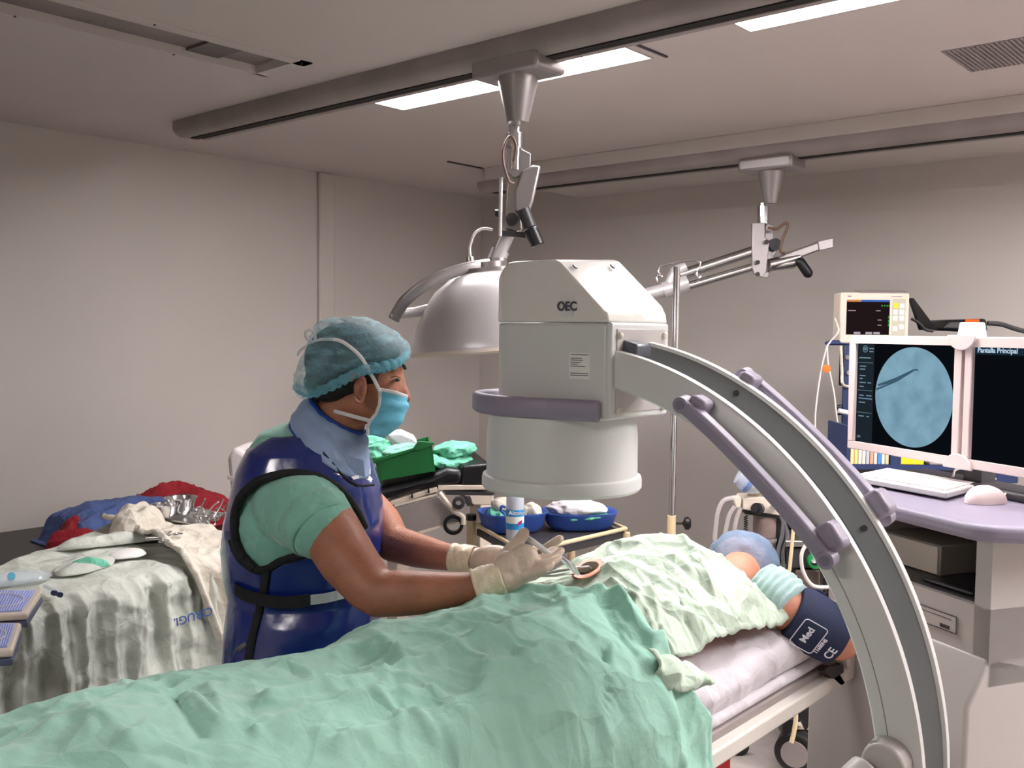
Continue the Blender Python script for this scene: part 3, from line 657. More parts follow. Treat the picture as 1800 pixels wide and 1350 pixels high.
# ---------------------------------------------------------------- drapes over the patient
_ky = [-.4, 0, .25, .45, .62, .85, 1.05, 1.25, 1.42, 1.55, 1.66, 1.78, 1.95, 2.15, 2.3, 2.45]
_kh = [1.08, 1.10, 1.115, 1.118, 1.138, 1.095, 1.081, 1.097, 1.096, 1.096, 1.10, 1.146, 1.172, 1.060, .96, .93]
_dy = np.linspace(-.4, 2.45, 400); _dh = np.interp(_dy, _ky, _kh); _kn = np.hanning(21); _kn /= _kn.sum(); _dh = np.convolve(np.pad(_dh, 10, mode='edge'), _kn, 'valid')
XRG = -1.20
def hY(y): return float(np.interp(y, _dy, _dh))
def baseZ(x, y):
    w_ = interp(y, [0, 1.1, 1.7, 2.45], [.27, .26, .212, .20]) if x > XRG else .33*interp(y, [0, 1, 1.6, 2.2, 2.45], [1, 1, .95, .92, .8])
    tt = min(1, abs(x-XRG)/w_)
    p = (1-tt**2.1)**.62 if tt < 1 else 0
    return .957+(hY(y)-.957)*p
def hit(px, py, lo=.7, hi=4):
    d = lo; 
    while d < hi:
        p = at(px, py, d)
        if -1.56 < p.x < -.96 and p.z < baseZ(p.x, p.y): return p
        d += .006
    return None
def segs(cr):
    S = []
    for pts, amp, wd in cr:
        w3 = [hit(*p) for p in pts]; w3 = [p for p in w3 if p is not None]
        for a, b in zip(w3, w3[1:]): S.append((a.x, a.y, b.x, b.y, amp, wd))
    return np.array(S)
def crease(S, X, Yv):
    out = np.zeros_like(X)
    for x0, y0, x1, y1, amp, wd in S:
        dx, dy = x1-x0, y1-y0; L = dx*dx+dy*dy+1e-9
        tt = np.clip(((X-x0)*dx+(Yv-y0)*dy)/L, 0, 1); dist = np.hypot(X-x0-tt*dx, Yv-y0-tt*dy)
        v = (1.35 if amp > 0 else .7)*amp*np.exp(-(dist/(wd*.85))**1.25)
        out = np.where(np.abs(v) > np.abs(out), v, out)
    return out
def rough_cloth(x, y, seed, a1, a2):
    wx = x+.05*nz(x*4, y*4, seed); wy = y+.05*nz(x*4, y*4, seed+5)
    def vor(a, b, c):
        d = noise.voronoi(Vector((a, b, c)))[0]; return -min(d[1]-d[0], .34)/.34
    r = a1*(vor(wx*5+wy*1.5, wy*3.0-wx*1.2, seed+9)+.5)
    r += a2*(vor(wx*10-wy*6, wy*9+wx*5, seed+20)+.5)
    r += a1*.5*nz(x*3.5, y*3.5, seed)+a2*.25*nz(x*45, y*45, seed)
    return r
CG = segs([
 ([(955, 1013), (1010, 1018), (1062, 1048), (1110, 1108), (1150, 1158), (1195, 1200), (1238, 1238)], .022, .016),
 ([(985, 1030), (1040, 1062), (1085, 1120), (1120, 1175), (1180, 1225), (1232, 1262)], -.012, .016),
 ([(985, 1060), (1000, 1105), (1050, 1150), (1085, 1162)], .012, .012),
 ([(1075, 1165), (1078, 1230), (1076, 1300)], .014, .012), ([(1060, 1170), (1064, 1230), (1060, 1300)], -.010, .012),
 ([(470, 1255), (620, 1232), (770, 1175), (900, 1128)], .014, .016), ([(520, 1215), (640, 1180), (760, 1140), (860, 1120)], -.012, .018),
 ([(270, 1213), (330, 1240), (392, 1302)], .010, .013), ([(345, 1198), (370, 1232), (398, 1300), (470, 1290)], .011, .015),
 ([(300, 1225), (318, 1260), (350, 1300)], -.010, .012),
 ([(450, 1312), (520, 1292), (640, 1262), (760, 1245)], .012, .014), ([(600, 1340), (760, 1290), (860, 1240), (960, 1200)], .012, .016),
 ([(640, 1140), (700, 1175), (720, 1200)], .008, .01), ([(870, 1070), (930, 1060), (1000, 1080)], .008, .012),
 ([(860, 1200), (960, 1150), (1060, 1190), (1150, 1250)], .010, .016), ([(700, 1310), (900, 1270), (1060, 1290)], .009, .018),
 ([(120, 1220), (170, 1290), (230, 1340)], .006, .02), ([(60, 1240), (150, 1320)], .006, .02)])
CC = segs([
 ([(1000, 968), (1060, 945), (1120, 938), (1200, 948), (1270, 985), (1310, 1030), (1330, 1060)], .012, .014),
 ([(1010, 985), (1080, 965), (1150, 968), (1210, 1000)], .008, .012), ([(1030, 985), (1100, 978), (1160, 1000), (1210, 1040)], -.007, .012),
 ([(1070, 1005), (1130, 1010), (1190, 1050), (1240, 1090), (1260, 1120)], .012, .012),
 ([(1075, 1030), (1110, 1060), (1140, 1090), (1150, 1130)], .012, .012), ([(1120, 1010), (1150, 1060), (1165, 1130), (1180, 1160)], .010, .011),
 ([(1200, 955), (1240, 1010), (1262, 1080), (1310, 1100)], .010, .012), ([(1215, 985), (1290, 1005), (1330, 1040)], .009, .011),
 ([(1250, 1080), (1300, 1040), (1350, 1040)], .008, .011), ([(1262, 1082), (1300, 1120), (1330, 1118)], .009, .011),
 ([(1180, 1080), (1240, 1120), (1262, 1150)], .010, .012), ([(1190, 1020), (1200, 1090), (1222, 1140)], -.008, .012), ([(1300, 990), (1330, 1050), (1345, 1095)], .008, .010)])
def drape(name, m, y0f, y1f, skirt_far, skirt_near, CR, seed, lift, a1, a2, nu, nv, label, cat, xn=-.998, edge=.012):
    U = np.zeros((nu, nv)); XX = np.zeros((nu, nv)); YY = np.zeros((nu, nv)); ZZ = np.zeros((nu, nv)); SK = np.zeros((nu, nv))
    uf = .14 if skirt_far else 0; un = .80 if skirt_near else 1
    for i in range(nu):
        u = i/(nu-1)
        s = min(1, max(0, (u-uf)/(un-uf))); x = -1.555+(xn+1.555)*s
        ya, yb = y0f(x), y1f(x)
        for j in range(nv):
            v = j/(nv-1); y = ya+(yb-ya)*v; z = baseZ(x, y)+lift; sk = 0
            xx = x
            if u < uf: k = 1-u/uf; xx = x-.03*k; z -= k*skirt_far; sk = -min(1, k*8)
            if u > un: k = (u-un)/(1-un); y += (.10*min(1, k*4.5))*v**6; xx = x+.046*min(1, k*6)+.03*k; z -= k*skirt_near; sk = min(1, k*8)
            XX[i, j], YY[i, j], ZZ[i, j], SK[i, j] = xx, y, z, sk
    CRV = crease(CR, XX, YY) if len(CR) else XX*0
    mb = MB()
    def fn(a, b):
        i = round(a*(nu-1)); j = round(b*(nv-1)); x, y, z, sk = XX[i, j], YY[i, j], ZZ[i, j], SK[i, j]
        r = rough_cloth(x+(z if sk else 0)*.7, y, seed, a1, a2)+CRV[i, j]*(1-abs(sk))
        e = edge*math.exp(-((1-b)*(nv-1)/5)**2)
        if m == 'creamg': r *= min(1, .05+b*(nv-1)/26); z -= .010*max(0, 1-b*(nv-1)/22)
        if sk:
            k = abs(sk); fl = (.014*math.sin(y*19+3*nz(y*2, z*2, seed))+.010*nz(y*9, z*3, seed+2))*k*min(1, (1.0-z)*4+.2)
            x += math.copysign(1, sk)*(r*k+fl+.004)
            z += r*(1-k)
        else: z += r+e
        if z < .963 and not sk: z = .963+.0*z
        return Vector((x, y, z))
    mb.grid(fn, nu, nv)
    return mb.build(name, m, ang=180, solid=.0025, label=label, cat=cat)
def GY(x): return interp(x, [-1.55, -1.35, -1.28, -1.2, -1.1, -1.0, -.96], [1.50, 1.54, 1.565, 1.60, 1.615, 1.60, 1.60])
pdr = drape('surgical_drape', 'creamg', lambda x: GY(x)-.045, lambda x: interp(x, [-1.55, -1.35, -1.25, -1.1, -.97], [2.28, 2.30, 2.31, 2.27, 2.15])+.012*nz(x*30, 4)+.008*nz(x*70, 4), .25, 0, CC, 31, .002, .015, .0085, 170, 230, 'pale green surgical drape, open over the wound on the patient\'s back', 'drape')
drape('surgical_drape', 'green', lambda x: -.25, lambda x: GY(x)+.006*nz(x*25, 8), .5, .62, CG, 3, .018, .018, .0095, 200, 430, 'large mint green sheet over the patient\'s legs, hanging to the lower edge of the photo', 'drape', edge=.016)
# loose flap of the pale drape below the fold
ft = [on(1138, 1140, 'x', -.99), on(1165, 1150, 'x', -.985), on(1195, 1160, 'x', -.98), on(1222, 1172, 'x', -.975), on(1243, 1186, 'x', -.968)]
fb = [on(1150, 1185, 'x', -.985), on(1172, 1208, 'x', -.97), on(1196, 1214, 'x', -.955), on(1222, 1212, 'x', -.962), on(1243, 1204, 'x', -.958)]
fr_ = bez(ft, 6); fq_ = bez(fb, 6); FR = []
for k in range(12):
    a = k/11; FR.append([p.lerp(q_, a)+V(.012*math.sin(a*math.pi)+.007*math.sin(i*.75+a*3), 0, .004*math.sin(i*.9)) for i, (p, q_) in enumerate(zip(fr_, fq_))])
MB().loft(FR, cap=False, closed=False).build('drape_corner', 'creamg', pdr, ang=180, solid=.003)
# wound through the pale drape
wc = hit(1034, 1008)
def patch(name, m, rx, ry, lift, parent, dep=0):
    f = MB(); n = 40; rings = []
    ax = Vector((.86, .51, 0)); ay = Vector((-.51, .86, 0))
    for k in range(1, 9):
        r = k/8; rg_ = []
        for a in [2*math.pi*j/n for j in range(n)]:
            p = wc+ax*rx*r*math.cos(a)+ay*ry*r*math.sin(a)*(1-.25*math.cos(a)); z = baseZ(p.x, p.y)+.004+lift+.004-dep*(1-r*r)
            rg_.append(Vector((p.x, p.y, z)))
        rings.append(rg_)
    return f.loft(rings, cap=True).build(name, m, parent, ang=180, solid=.002)
# ---------------------------------------------------------------- patient
t = pat = thing('person', 'patient lying face down under the drapes, blue cap and navy pressure cuff showing', 'person', (-1.25, 1.8, .95))
f = MB()
rg_ = []
for k in range(24):
    y = 1.12+1.05*k/23; top = baseZ(-1.2, y)-.045; hw = .17*(1-.25*math.exp(-((y-1.55)/.12)**2))*(min(1, (k+1)/3)**.5)*(1 if k < 21 else .85)
    zc_ = (top+.968)/2; rg_.append([Vector((-1.21+hw*math.cos(q_), y, zc_+(top-.968)/2*math.sin(q_))) for q_ in [2*math.pi*j/28 for j in range(28)]])
f.loft(rg_)
hd_ = at(1302, 992, 2.58)
f.chain([((-1.22, 2.12, 1.0), .045), (tuple(at(1300, 1008, 2.50)), .055), (tuple(hd_), .055)]); f.ell(hd_, RH*.078, FH*.08, UP*.074)
f.chain([((-1.29, 1.2, 1.005), .045), ((-1.29, .75, 1.01), .042), ((-1.27, .45, 1.02), .036)]); f.chain([((-1.13, 1.2, 1.005), .045), ((-1.13, .75, 1.005), .040), ((-1.14, .45, 1.01), .034)])
sA, eA = at(1368, 1062, 2.36), at(1474, 1122, 2.36)
f.chain([((-1.13, 2.08, .995), .04), (tuple(sA), .058), (tuple(eA), .054), (tuple(at(1462, 1100, 2.68)), .042), (tuple(at(1425, 1062, 2.80)), .034)])
f.ell(at(1420, 1055, 2.85), RH*.045, FH*.03, UP*.022)
f.build('body', 'skin2', t, voxel=.008, smooth=4)
cdir = (eA-sA).normalized(); c0 = sA+cdir*.028; c1 = eA-cdir*.002
def cuffp(c0, c1, r0, r1, n, m=14):
    rg_ = []; a_ = Vector(UP-cdir*UP.dot(cdir)).normalized(); b_ = cdir.cross(a_)
    for i in range(m):
        s = i/(m-1); r = r0+(r1-r0)*s+.004*math.sin(s*math.pi)
        rg_.append([c0.lerp(c1, s)+(a_*math.cos(q_)*1.0+b_*math.sin(q_)*.98)*(r+.0012*nz(i*.9, q_*2)) for q_ in [2*math.pi*k/n for k in range(n)]])
    return rg_
cf = MB().loft(cuffp(c0, c1, .071, .069, 40)).build('pressure_cuff', 'navy', t, ang=60, bevel=.004)
b_ = cdir.cross(Vector(UP-cdir*UP.dot(cdir)).normalized())
tow = -FH; tow = (tow-cdir*tow.dot(cdir)).normalized(); upc = cdir.cross(tow); upc = upc if upc.z > 0 else -upc
def cuffpt(s, ang, off=.0055):                       # point on the cuff, ang from the side facing the viewer, up positive
    c = c0.lerp(c1, s); n_ = (tow*math.cos(ang)+upc*math.sin(ang)); return c+n_*(.071-.002*s+.004*math.sin(s*math.pi)+off), n_
wd_ = upc; 
def cufftext(s, size, sp, ang, bold=0):
    p, n_ = cuffpt(sp, ang, .0042); yd = -cdir; xd = yd.cross(n_); text(s, size, p, xd, yd, 'inkw', cf, bold=bold)
cufftext('Med', .024, .30, math.radians(-16), .0006)
cufftext('11680NS', .0125, .60, math.radians(-22), .0004)
cufftext('CE', .028, .82, math.radians(-26), .0004)
p, n_ = cuffpt(.33, math.radians(-17), .0040); yd = -cdir; xd = yd.cross(n_)
rb = [p+xd*x+yd*y for x, y in [(a*.030+(c*.008), b*.022+(s*.008)) for a, b, c, s in [(sx, sy, math.cos(q_), math.sin(q_)) for sx, sy, q0 in ((1, 1, 0), (-1, 1, 90), (-1, -1, 180), (1, -1, 270)) for q_ in [math.radians(q0+k*22.5) for k in range(5)]]]]
MB().tube(rb+[rb[0]], .0011, 6).build('cuff_badge', 'inkw', cf)
MB().tube(bez([c0.lerp(c1, .3)+FH*.06, at(1430, 1045, 2.45), at(1450, 1052, 2.5), at(1462, 1075, 2.55)]), [.013]*31, 8, flat=.5).build('cuff_tail', 'navy', cf)
# gown sleeve
gs = at(1335, 1030, 2.40); ge = at(1390, 1070, 2.34); gd = (ge-gs).normalized()
rg_ = []; a_ = Vector(UP-gd*UP.dot(gd)).normalized(); b_ = gd.cross(a_)
for i in range(22):
    s = i/21; r = .060+.010*math.sin(s*3)+(.004 if i % 4 < 2 else 0)
    rg_.append([gs.lerp(ge, s)+(a_*math.cos(q_)+b_*math.sin(q_))*(r+.005*nz(i*.7, q_*2.5)) for q_ in [2*math.pi*k/36 for k in range(36)]])
MB().loft(rg_).build('gown_sleeve', 'gown', t, ang=180)
f = MB(); f.ell(hd_+UP*.006+RH*.006, RH*.092, FH*.09, UP*.082, 40, 24)
for v in f.bm.verts:
    d_ = v.co-hd_; v.co += d_.normalized()*(.008*nz(v.co.x*30, v.co.y*30, v.co.z*30))
f.build('cap', mat('patient_cap', (128, 152, 182), .7, alpha=.66, bump=.8, bscale=40, noise_amt=.2, nscale=20), t, ang=180)
MB().ell(hd_+UP*.004-cdir*.0, RH*.093, FH*.093, UP*.086).build('hair', 'hair', t, ang=180) if False else None
sp_ = hit(1113, 1088)
if sp_:
    MB().slab([Vector((sp_.x+.016*math.cos(a)*(1+.3*math.sin(3*a)), sp_.y+.012*math.sin(a), baseZ(sp_.x+.016*math.cos(a), sp_.y+.012*math.sin(a))+.016)) for a in [2*math.pi*k/20 for k in range(20)]], (.0006, 0, .0012)).build('stain', mat('stain_ochre', (150, 130, 84), .9), pdr)
patch('wound_skin', 'skin2', .036, .046, .002, t)
patch('wound', 'wound', .022, .027, .0045, t)
# ---------------------------------------------------------------- surgeon
SD = 2.30
def s(px, py, d=SD): return at(px, py, d)
pxm = SD/FPX
t = sur = thing('person', 'surgeon in a blue lead apron, teal scrubs, bouffant cap and mask, reaching over the patient', 'person', (-1.86, 1.52, 0))
f = MB()
def E_(f, px, py, d, rx, ry, rd, rot=0, **k):        # ellipsoid, radii in photo pixels across / up, metres in depth
    a = math.radians(rot); u = (RH*math.cos(a)+UP*math.sin(a))*rx*d/FPX; v = (-RH*math.sin(a)+UP*math.cos(a))*ry*d/FPX
    return f.ell(s(px, py, d), u, FH*rd, v, **k)
E_(f, 622, 642, 2.31, 76, 67, .074, -8)
E_(f, 660, 682, 2.31, 47, 64, .060, -6)
E_(f, 668, 722, 2.31, 34, 32, .050)
E_(f, 640, 712, 2.31, 40, 30, .056, -20)
E_(f, 697, 646, 2.31, 14, 9, .050, 20)               # brow
E_(f, 697, 690, 2.31, 8, 18, .034)                   # cheek / maxilla
f.chain([(s(701, 655, 2.31), .010), (s(709, 684, 2.31), .012), (s(714, 700, 2.31), .014)])   # nose
f.chain([(s(688, 720, 2.31), .019), (s(674, 740, 2.31), .022)])   # lips and chin
f.chain([(s(612, 690, 2.33), .062), (s(596, 745, 2.34), .062), (s(580, 790, 2.36), .075)])   # neck
# torso
f.chain([(s(560, 800, 2.36), .10), (s(530, 900, 2.38), .14), (s(530, 1060, 2.40), .135), (s(530, 1180, 2.41), .145)], 18)
f.chain([(s(560, 830, 2.32), .06), (s(556, 865, 2.27), .06)])
f.chain([(s(600, 830, 2.44), .065), (s(628, 865, 2.52), .05)])
sh_r = s(545, 880, 2.21)
f.chain([(sh_r, .060), (s(575, 925, 2.16), .068), (s(612, 985, 2.11), .064), (s(648, 1030, 2.08), .055), (s(668, 1045, 2.065), .050)])
f.chain([(s(664, 1046, 2.065), .047), (s(705, 1042, 2.06), .0505), (s(755, 1041, 2.055), .0455), (s(800, 1036, 2.05), .037), (s(840, 1031, 2.045), .031), (s(862, 1026, 2.045), .029)])
f.chain([(s(628, 870, 2.54), .050), (s(668, 918, 2.50), .054), (s(690, 955, 2.46), .047), (s(735, 968, 2.40), .043), (s(780, 978, 2.32), .034), (s(812, 983, 2.27), .028)])
for sy, dd in ((505, 2.47), (565, 2.33)):             # legs
    p = s(sy, 1180, dd); f.chain([(p, .095), ((p.x, p.y, .5), .065), ((p.x-.02, p.y-.01, .10), .045)])
    f.chain([((p.x-.05, p.y-.04, .05), .045), ((p.x+.10, p.y+.08, .04), .04)])
f.build('body', 'skin', t, voxel=.0065, smooth=5)
# eye
ey = MB(); E_(ey, 697, 668, 2.268, 6, 3.5, .010); eo = ey.build('eye', mat('eye_white', (176, 158, 150), .3), t, ang=180)
ey = MB(); E_(ey, 699, 668, 2.263, 4.5, 3.2, .010); ey.build('iris', 'black', eo, ang=180)
MB().tube(bez([s(678, 650, 2.262), s(692, 640, 2.262), s(707, 641, 2.275), s(712, 648, 2.30)]), [.003]*31, 8, flat=1.6).build('eyebrow', 'hair', t)
MB().tube(bez([s(687, 664, 2.25), s(696, 661, 2.249), s(704, 664, 2.255)]), .0022, 8).build('eyelid', 'skin', eo)
# ear
ED = 2.305-.078
f = MB()
er = [(618, 668), (622, 660), (632, 659), (640, 668), (641, 682), (638, 697), (634, 706), (627, 706), (622, 697)]
f.tube(bez([s(x, y, ED-.004-.010*(1 if x < 630 else .3)) for x, y in er], 6), .0052, 10)
E_(f, 630, 682, ED+.008, 9, 20, .008); E_(f, 631, 703, ED, 7, 7, .006); E_(f, 636, 685, ED-.002, 3, 7, .006)
f.build('ear', 'skin', t, voxel=.0028, smooth=3)
# hair under the cap
f = MB(); E_(f, 616, 636, 2.31, 81, 70, .084, -4, seg=32, rings=20); E_(f, 580, 676, 2.31, 46, 32, .078, -12)
E_(f, 658, 662, 2.31, 22, 16, .076, -35); E_(f, 655, 628, 2.31, 50, 42, .080)
f.build('hair', 'hair', t, voxel=.006, smooth=2)
# bouffant cap: puffed envelope gathered along a hem line
capo = [(520, 690), (519, 672), (526, 640), (541, 606), (560, 572), (590, 560), (622, 558), (655, 564), (688, 578), (712, 596), (721, 608), (718, 628), (705, 640), (690, 650), (655, 655), (620, 668), (585, 684), (545, 698)]
cc_ = s(615, 628, 2.31)
rings = []
NR = 26
outl = bez([s(x, y, 2.31) for x, y in capo]+[s(520, 690, 2.31)], 6)[:-1]
for k in range(NR+1):
    ph = -math.pi/2+math.pi*k/NR; co_ = max(.02, math.cos(ph)); row = []
    for i, p in enumerate(outl):
        q_ = cc_+(p-cc_)*(co_**.62)
        q_ = q_+FH*(math.sin(ph)*.098)
        row.append(q_)
    rings.append(row)
f = MB(); f.loft(rings, True)
for v in f.bm.verts:
    r_ = (v.co-cc_).normalized(); low = max(0, min(1, (s(0, 640).z-v.co.z)/.05))
    g = .0055*abs(nz(v.co.x*34+v.co.y*20, v.co.z*60, 3))+.006*nz(v.co.x*18, v.co.y*18, v.co.z*26)
    v.co += r_*(g*(1+low))
f.build('bouffant_cap', 'cap', t, ang=180)
hem = [s(521, 688, 2.285), s(545, 697, 2.245), s(580, 686, 2.225), s(612, 670, 2.216), s(640, 657, 2.216), s(672, 652, 2.226), s(698, 644, 2.25), s(716, 628, 2.29)]
hb = bez(hem, 10)
MB().tube([p+UP*.002*math.sin(i*1.7)+FH*.002*math.cos(i*2.3) for i, p in enumerate(hb)], [.0038+.003*nz(i*.8, 2.2) for i in range(len(hb))], 8).build('cap_hem', mat('cap_hem_blue', (120, 190, 210), .7, alpha=.55, bump=.5), t)
MB().tube([p+UP*(.010+.003*nz(i*.4, 5))-FH*.001 for i, p in enumerate(hb)], [.010+.005*nz(i*.55, 7.7) for i in range(len(hb))], 10).build('cap_gather', mat('cap_gather_blue', (126, 196, 216), .7, alpha=.42, bump=.8, bscale=90), t)
# mask
mrows = []
prof_ = [(687, 713, 667), (699, 716, 668), (713, 715, 666), (727, 712, 661), (740, 705, 650), (752, 694, 646), (762, 674, 648)]
for y, xr, xl in prof_:
    row = []
    for j in range(17):
        a = j/16; ph = a*math.pi
        dd = 2.31-.070*math.cos(ph); x = xl+(xr-xl)*math.sin(ph)**.75
        row.append(s(x, y+(4*math.sin(ph) if y > 750 else 0)+(12*math.sin(ph) if y < 690 else 8*math.sin(ph) if y < 702 else 0), dd))
    mrows.append(row)
fine = []
for a, b in zip(mrows, mrows[1:]):
    for k in range(4): fine.append([p.lerp(q_, k/4) for p, q_ in zip(a, b)])
fine.append(mrows[-1])
for i, r in enumerate(fine):
    for j, p in enumerate(r):
        n_ = (p-s(660, 720, 2.31)).normalized(); r[j] = p+n_*(.005*abs((i % 8)-4)/4+.003*nz(i*.5, j*.6))
mk = MB().loft(fine, cap=False, closed=False).build('face_mask', 'mask', t, ang=180, solid=.002)
MB().tube([p-(s(660, 720, 2.31)-p).normalized()*.001 for p in fine[0]], .0042, 8, flat=.5).build('mask_edge', 'tie', mk)
MB().tube([p for p in (r[0] for r in fine)], .0045, 8, flat=.6).build('mask_binding', 'tie', mk)
MB().tube(bez([s(668, 688, 2.232), s(652, 657, 2.222), s(632, 625, 2.212), s(600, 600, 2.212), s(570, 596, 2.23), s(553, 600, 2.27), s(550, 602, 2.31)]), [.0042]*61, 8, flat=.3, upv=UP).build('mask_tie', 'tie', mk)
MB().tube(bez([s(652, 740, 2.236), s(625, 733, 2.25), s(600, 726, 2.26), s(585, 722, 2.28)]), [.0045]*31, 8, flat=.3, upv=UP).build('mask_tie', 'tie', mk)
MB().tube(bez([s(552, 602, 2.26), s(540, 596, 2.26), s(537, 584, 2.26), s(546, 580, 2.26), s(553, 588, 2.26), s(554, 600, 2.26)]), .0035, 8, flat=.5).tube(bez([s(550, 600, 2.27), s(538, 608, 2.27), s(526, 618, 2.27), s(524, 626, 2.27)]), [.003]*31, 8, flat=.4).build('mask_bow', 'tie', mk)
# clothing loft helper: rows (py, xl, xr, centre distance, half depth)
def cloth_rows(rows, nring=44, sub=5, ex=2.5, seed=0, amp=.004, ph0=0):
    R_ = []
    ks = np.arange(len(rows)); tt = np.linspace(0, len(rows)-1, (len(rows)-1)*sub+1)
    cols = [np.interp(tt, ks, [r[c] for r in rows]) for c in range(5)]
    for y, xl, xr, d, hd2 in zip(*cols):
        a, b = s(xl, y, d), s(xr, y, d); c = (a+b)/2; hx = (b-a)/2; ring_ = []
        for k in range(nring):
            q_ = 2*math.pi*k/nring+ph0; cx_ = math.copysign(abs(math.cos(q_))**(2/ex), math.cos(q_)); sy_ = math.copysign(abs(math.sin(q_))**(2/ex), math.sin(q_))
            p = c+hx*cx_+FH*hd2*sy_
            n_ = (hx.normalized()*math.cos(q_)+FH*math.sin(q_))
            p = p+n_*(amp*1.6*nz(p.x*7, p.y*7, p.z*5+seed)+amp*.8*nz(p.x*20, p.y*20, p.z*9+seed))
            ring_.append(p)
        R_.append(ring_)
    return R_
# scrub shirt: trunk and near sleeve as one garment
f = MB()
f.loft(cloth_rows([(742, 508, 598, 2.38, .09), (756, 466, 620, 2.39, .14), (785, 444, 636, 2.39, .175), (810, 440, 642, 2.39, .19), (860, 428, 655, 2.39, .20), (930, 416, 655, 2.39, .19), (1000, 418, 650, 2.40, .165), (1100, 412, 650, 2.40, .17), (1180, 405, 650, 2.40, .18), (1300, 405, 650, 2.4, .19)], 40, 2))
f.chain([(s(505, 830, 2.33), .07), (s(505, 885, 2.275), .088), (s(462, 925, 2.275), .068), (s(474, 962, 2.265), .056)], 20)
f.chain([(s(515, 885, 2.25), .096), (s(538, 898, 2.20), .091), (s(561, 921, 2.16), .080)], 24)
f.chain([(s(610, 820, 2.46), .06), (s(625, 850, 2.50), .05)])
sc = f.build('scrub_shirt', 'teal', t, voxel=.007, smooth=4)
# sleeve hem and cuff edge
def ringtube(c, ax, r, w_, flat, amp=.002, seed=0):
    ax = Vector(ax).normalized(); a = ax.orthogonal().normalized(); b = ax.cross(a)
    return [c+(a*math.cos(q_)+b*math.sin(q_))*(r+amp*nz(q_*2, seed)) for q_ in [2*math.pi*k/40 for k in range(41)]]
hc_ = s(562, 925, 2.155); hax = s(612, 985, 2.11)-s(545, 895, 2.20)
hr = []
for k, (o, r) in enumerate(((-.035, .083), (-.02, .081), (0, .079), (.014, .077), (.016, .073), (.010, .070))):
    hr.append(ringtube(hc_+hax.normalized()*o, hax, r, 0, 0, .004, 2)[:-1])
MB().loft(hr, cap=False).build('sleeve_hem', 'teal', sc, ang=180, solid=.002)
# scrub trousers
f = MB()
for sx, dd in ((505, 2.47), (565, 2.33)):
    p = s(sx, 1240, dd); f.chain([(p, .115), ((p.x, p.y, .5), .095), ((p.x-.02, p.y-.01, .12), .085)], 18)
f.build('trousers', 'teal', t, voxel=.012, smooth=4)
f = MB()
for sx, dd in ((505, 2.47), (565, 2.33)):
    p = s(sx, 1240, dd); MB().chain([((p.x-.05, p.y-.04, .055), .052), ((p.x+.11, p.y+.09, .05), .048)]).build('shoe', 'white2', t, voxel=.01, smooth=2)
# lead apron
ar = [(752, 506, 590, 2.39, .10), (760, 478, 612, 2.39, .155), (785, 445, 632, 2.39, .195), (820, 428, 652, 2.39, .208), (860, 417, 664, 2.39, .208), (910, 404, 669, 2.39, .198), (960, 401, 668, 2.39, .182), (1000, 404, 664, 2.39, .178), (1042, 411, 660, 2.39, .170), (1070, 407, 661, 2.39, .182), (1110, 401, 661, 2.39, .192), (1160, 398, 660, 2.39, .198), (1230, 396, 660, 2.39, .20), (1420, 394, 660, 2.39, .21)]
apm = MB().loft(cloth_rows(ar, 110, 9, 2.4, 11, .0045), cap=False)
AV = []
for v in apm.bm.verts:
    dd_ = (v.co-EYE).dot(FWD)
    if (v.co-s(530, 900, 2.39)).dot(FH) < .0: AV.append(proj(v.co)+(dd_,))
AV = np.array(AV)
HOLE = [(440, 1000), (412, 965), (407, 915), (418, 874), (450, 848), (500, 835), (548, 838), (592, 858), (622, 892), (636, 925), (625, 955), (560, 972), (498, 986), (472, 998)]
kill = [fc for fc in apm.bm.faces if (fc.calc_center_median()-s(530, 900, 2.39)).dot(FH) < 0 and inside(*proj(fc.calc_center_median()), HOLE)]
bmesh.ops.delete(apm.bm, geom=kill, context='FACES')
ap = apm.build('lead_apron', 'blue', t, ang=180, solid=.004)
def apd(x, y, off=.004):                              # front surface distance of the apron at a photo point
    e = (AV[:, 0]-x)**2+(AV[:, 1]-y)**2; k = np.argsort(e)[:4]; return float(np.mean(AV[k, 2]))-off
def aline(pts, n=8, off=.004): 
    out = bez([Vector((x, y, 0)) for x, y in pts], n); return [s(p.x, p.y, apd(p.x, p.y, off)) for p in out]
arm = aline([(446, 1000), (418, 965), (412, 915), (421, 878), (450, 848), (500, 833), (548, 836), (592, 856), (622, 890), (640, 925)], 8, .008)
MB().tube(arm, .0105, 10, flat=1, upv=UP).build('armhole_trim', 'trim', ap)
MB().tube(aline([(406, 950), (420, 980), (448, 1001), (470, 1000), (495, 986), (540, 974), (580, 965)], 8, .006), .010, 10, flat=.8).build('armhole_trim', 'trim', ap)
MB().tube(aline([(496, 762), (526, 766), (552, 782), (580, 812), (602, 838), (628, 854), (656, 853)], 8, .002), .0055, 10, flat=.5).build('neck_trim', 'trim', ap)
sm_ = aline([(468, 1000), (464, 1030), (456, 1070), (446, 1110), (438, 1150), (434, 1200), (432, 1260)], 8, .008)
MB().tube(sm_, .0095, 8, flat=.45, upv=RH).build('side_seam', 'trim', ap)
bl = aline([(403, 1026), (425, 1042), (455, 1052), (500, 1058), (546, 1054)], 8, .014)
bb = MB()
bb.loft([[p+UP*.014-FH*.002, p+UP*.014-FH*.006, p-UP*.014-FH*.006, p-UP*.014-FH*.002] for p in bl])
bb.build('belt', 'trim', ap)
bl = aline([(544, 1054), (575, 1050), (612, 1041), (640, 1034)], 8, .012)
MB().loft([[p+UP*.011-FH*.002, p+UP*.011-FH*.006, p-UP*.011-FH*.006, p-UP*.011-FH*.002] for p in bl]).build('belt_strap', mat('strap_grey', (186, 194, 196), .6), ap)
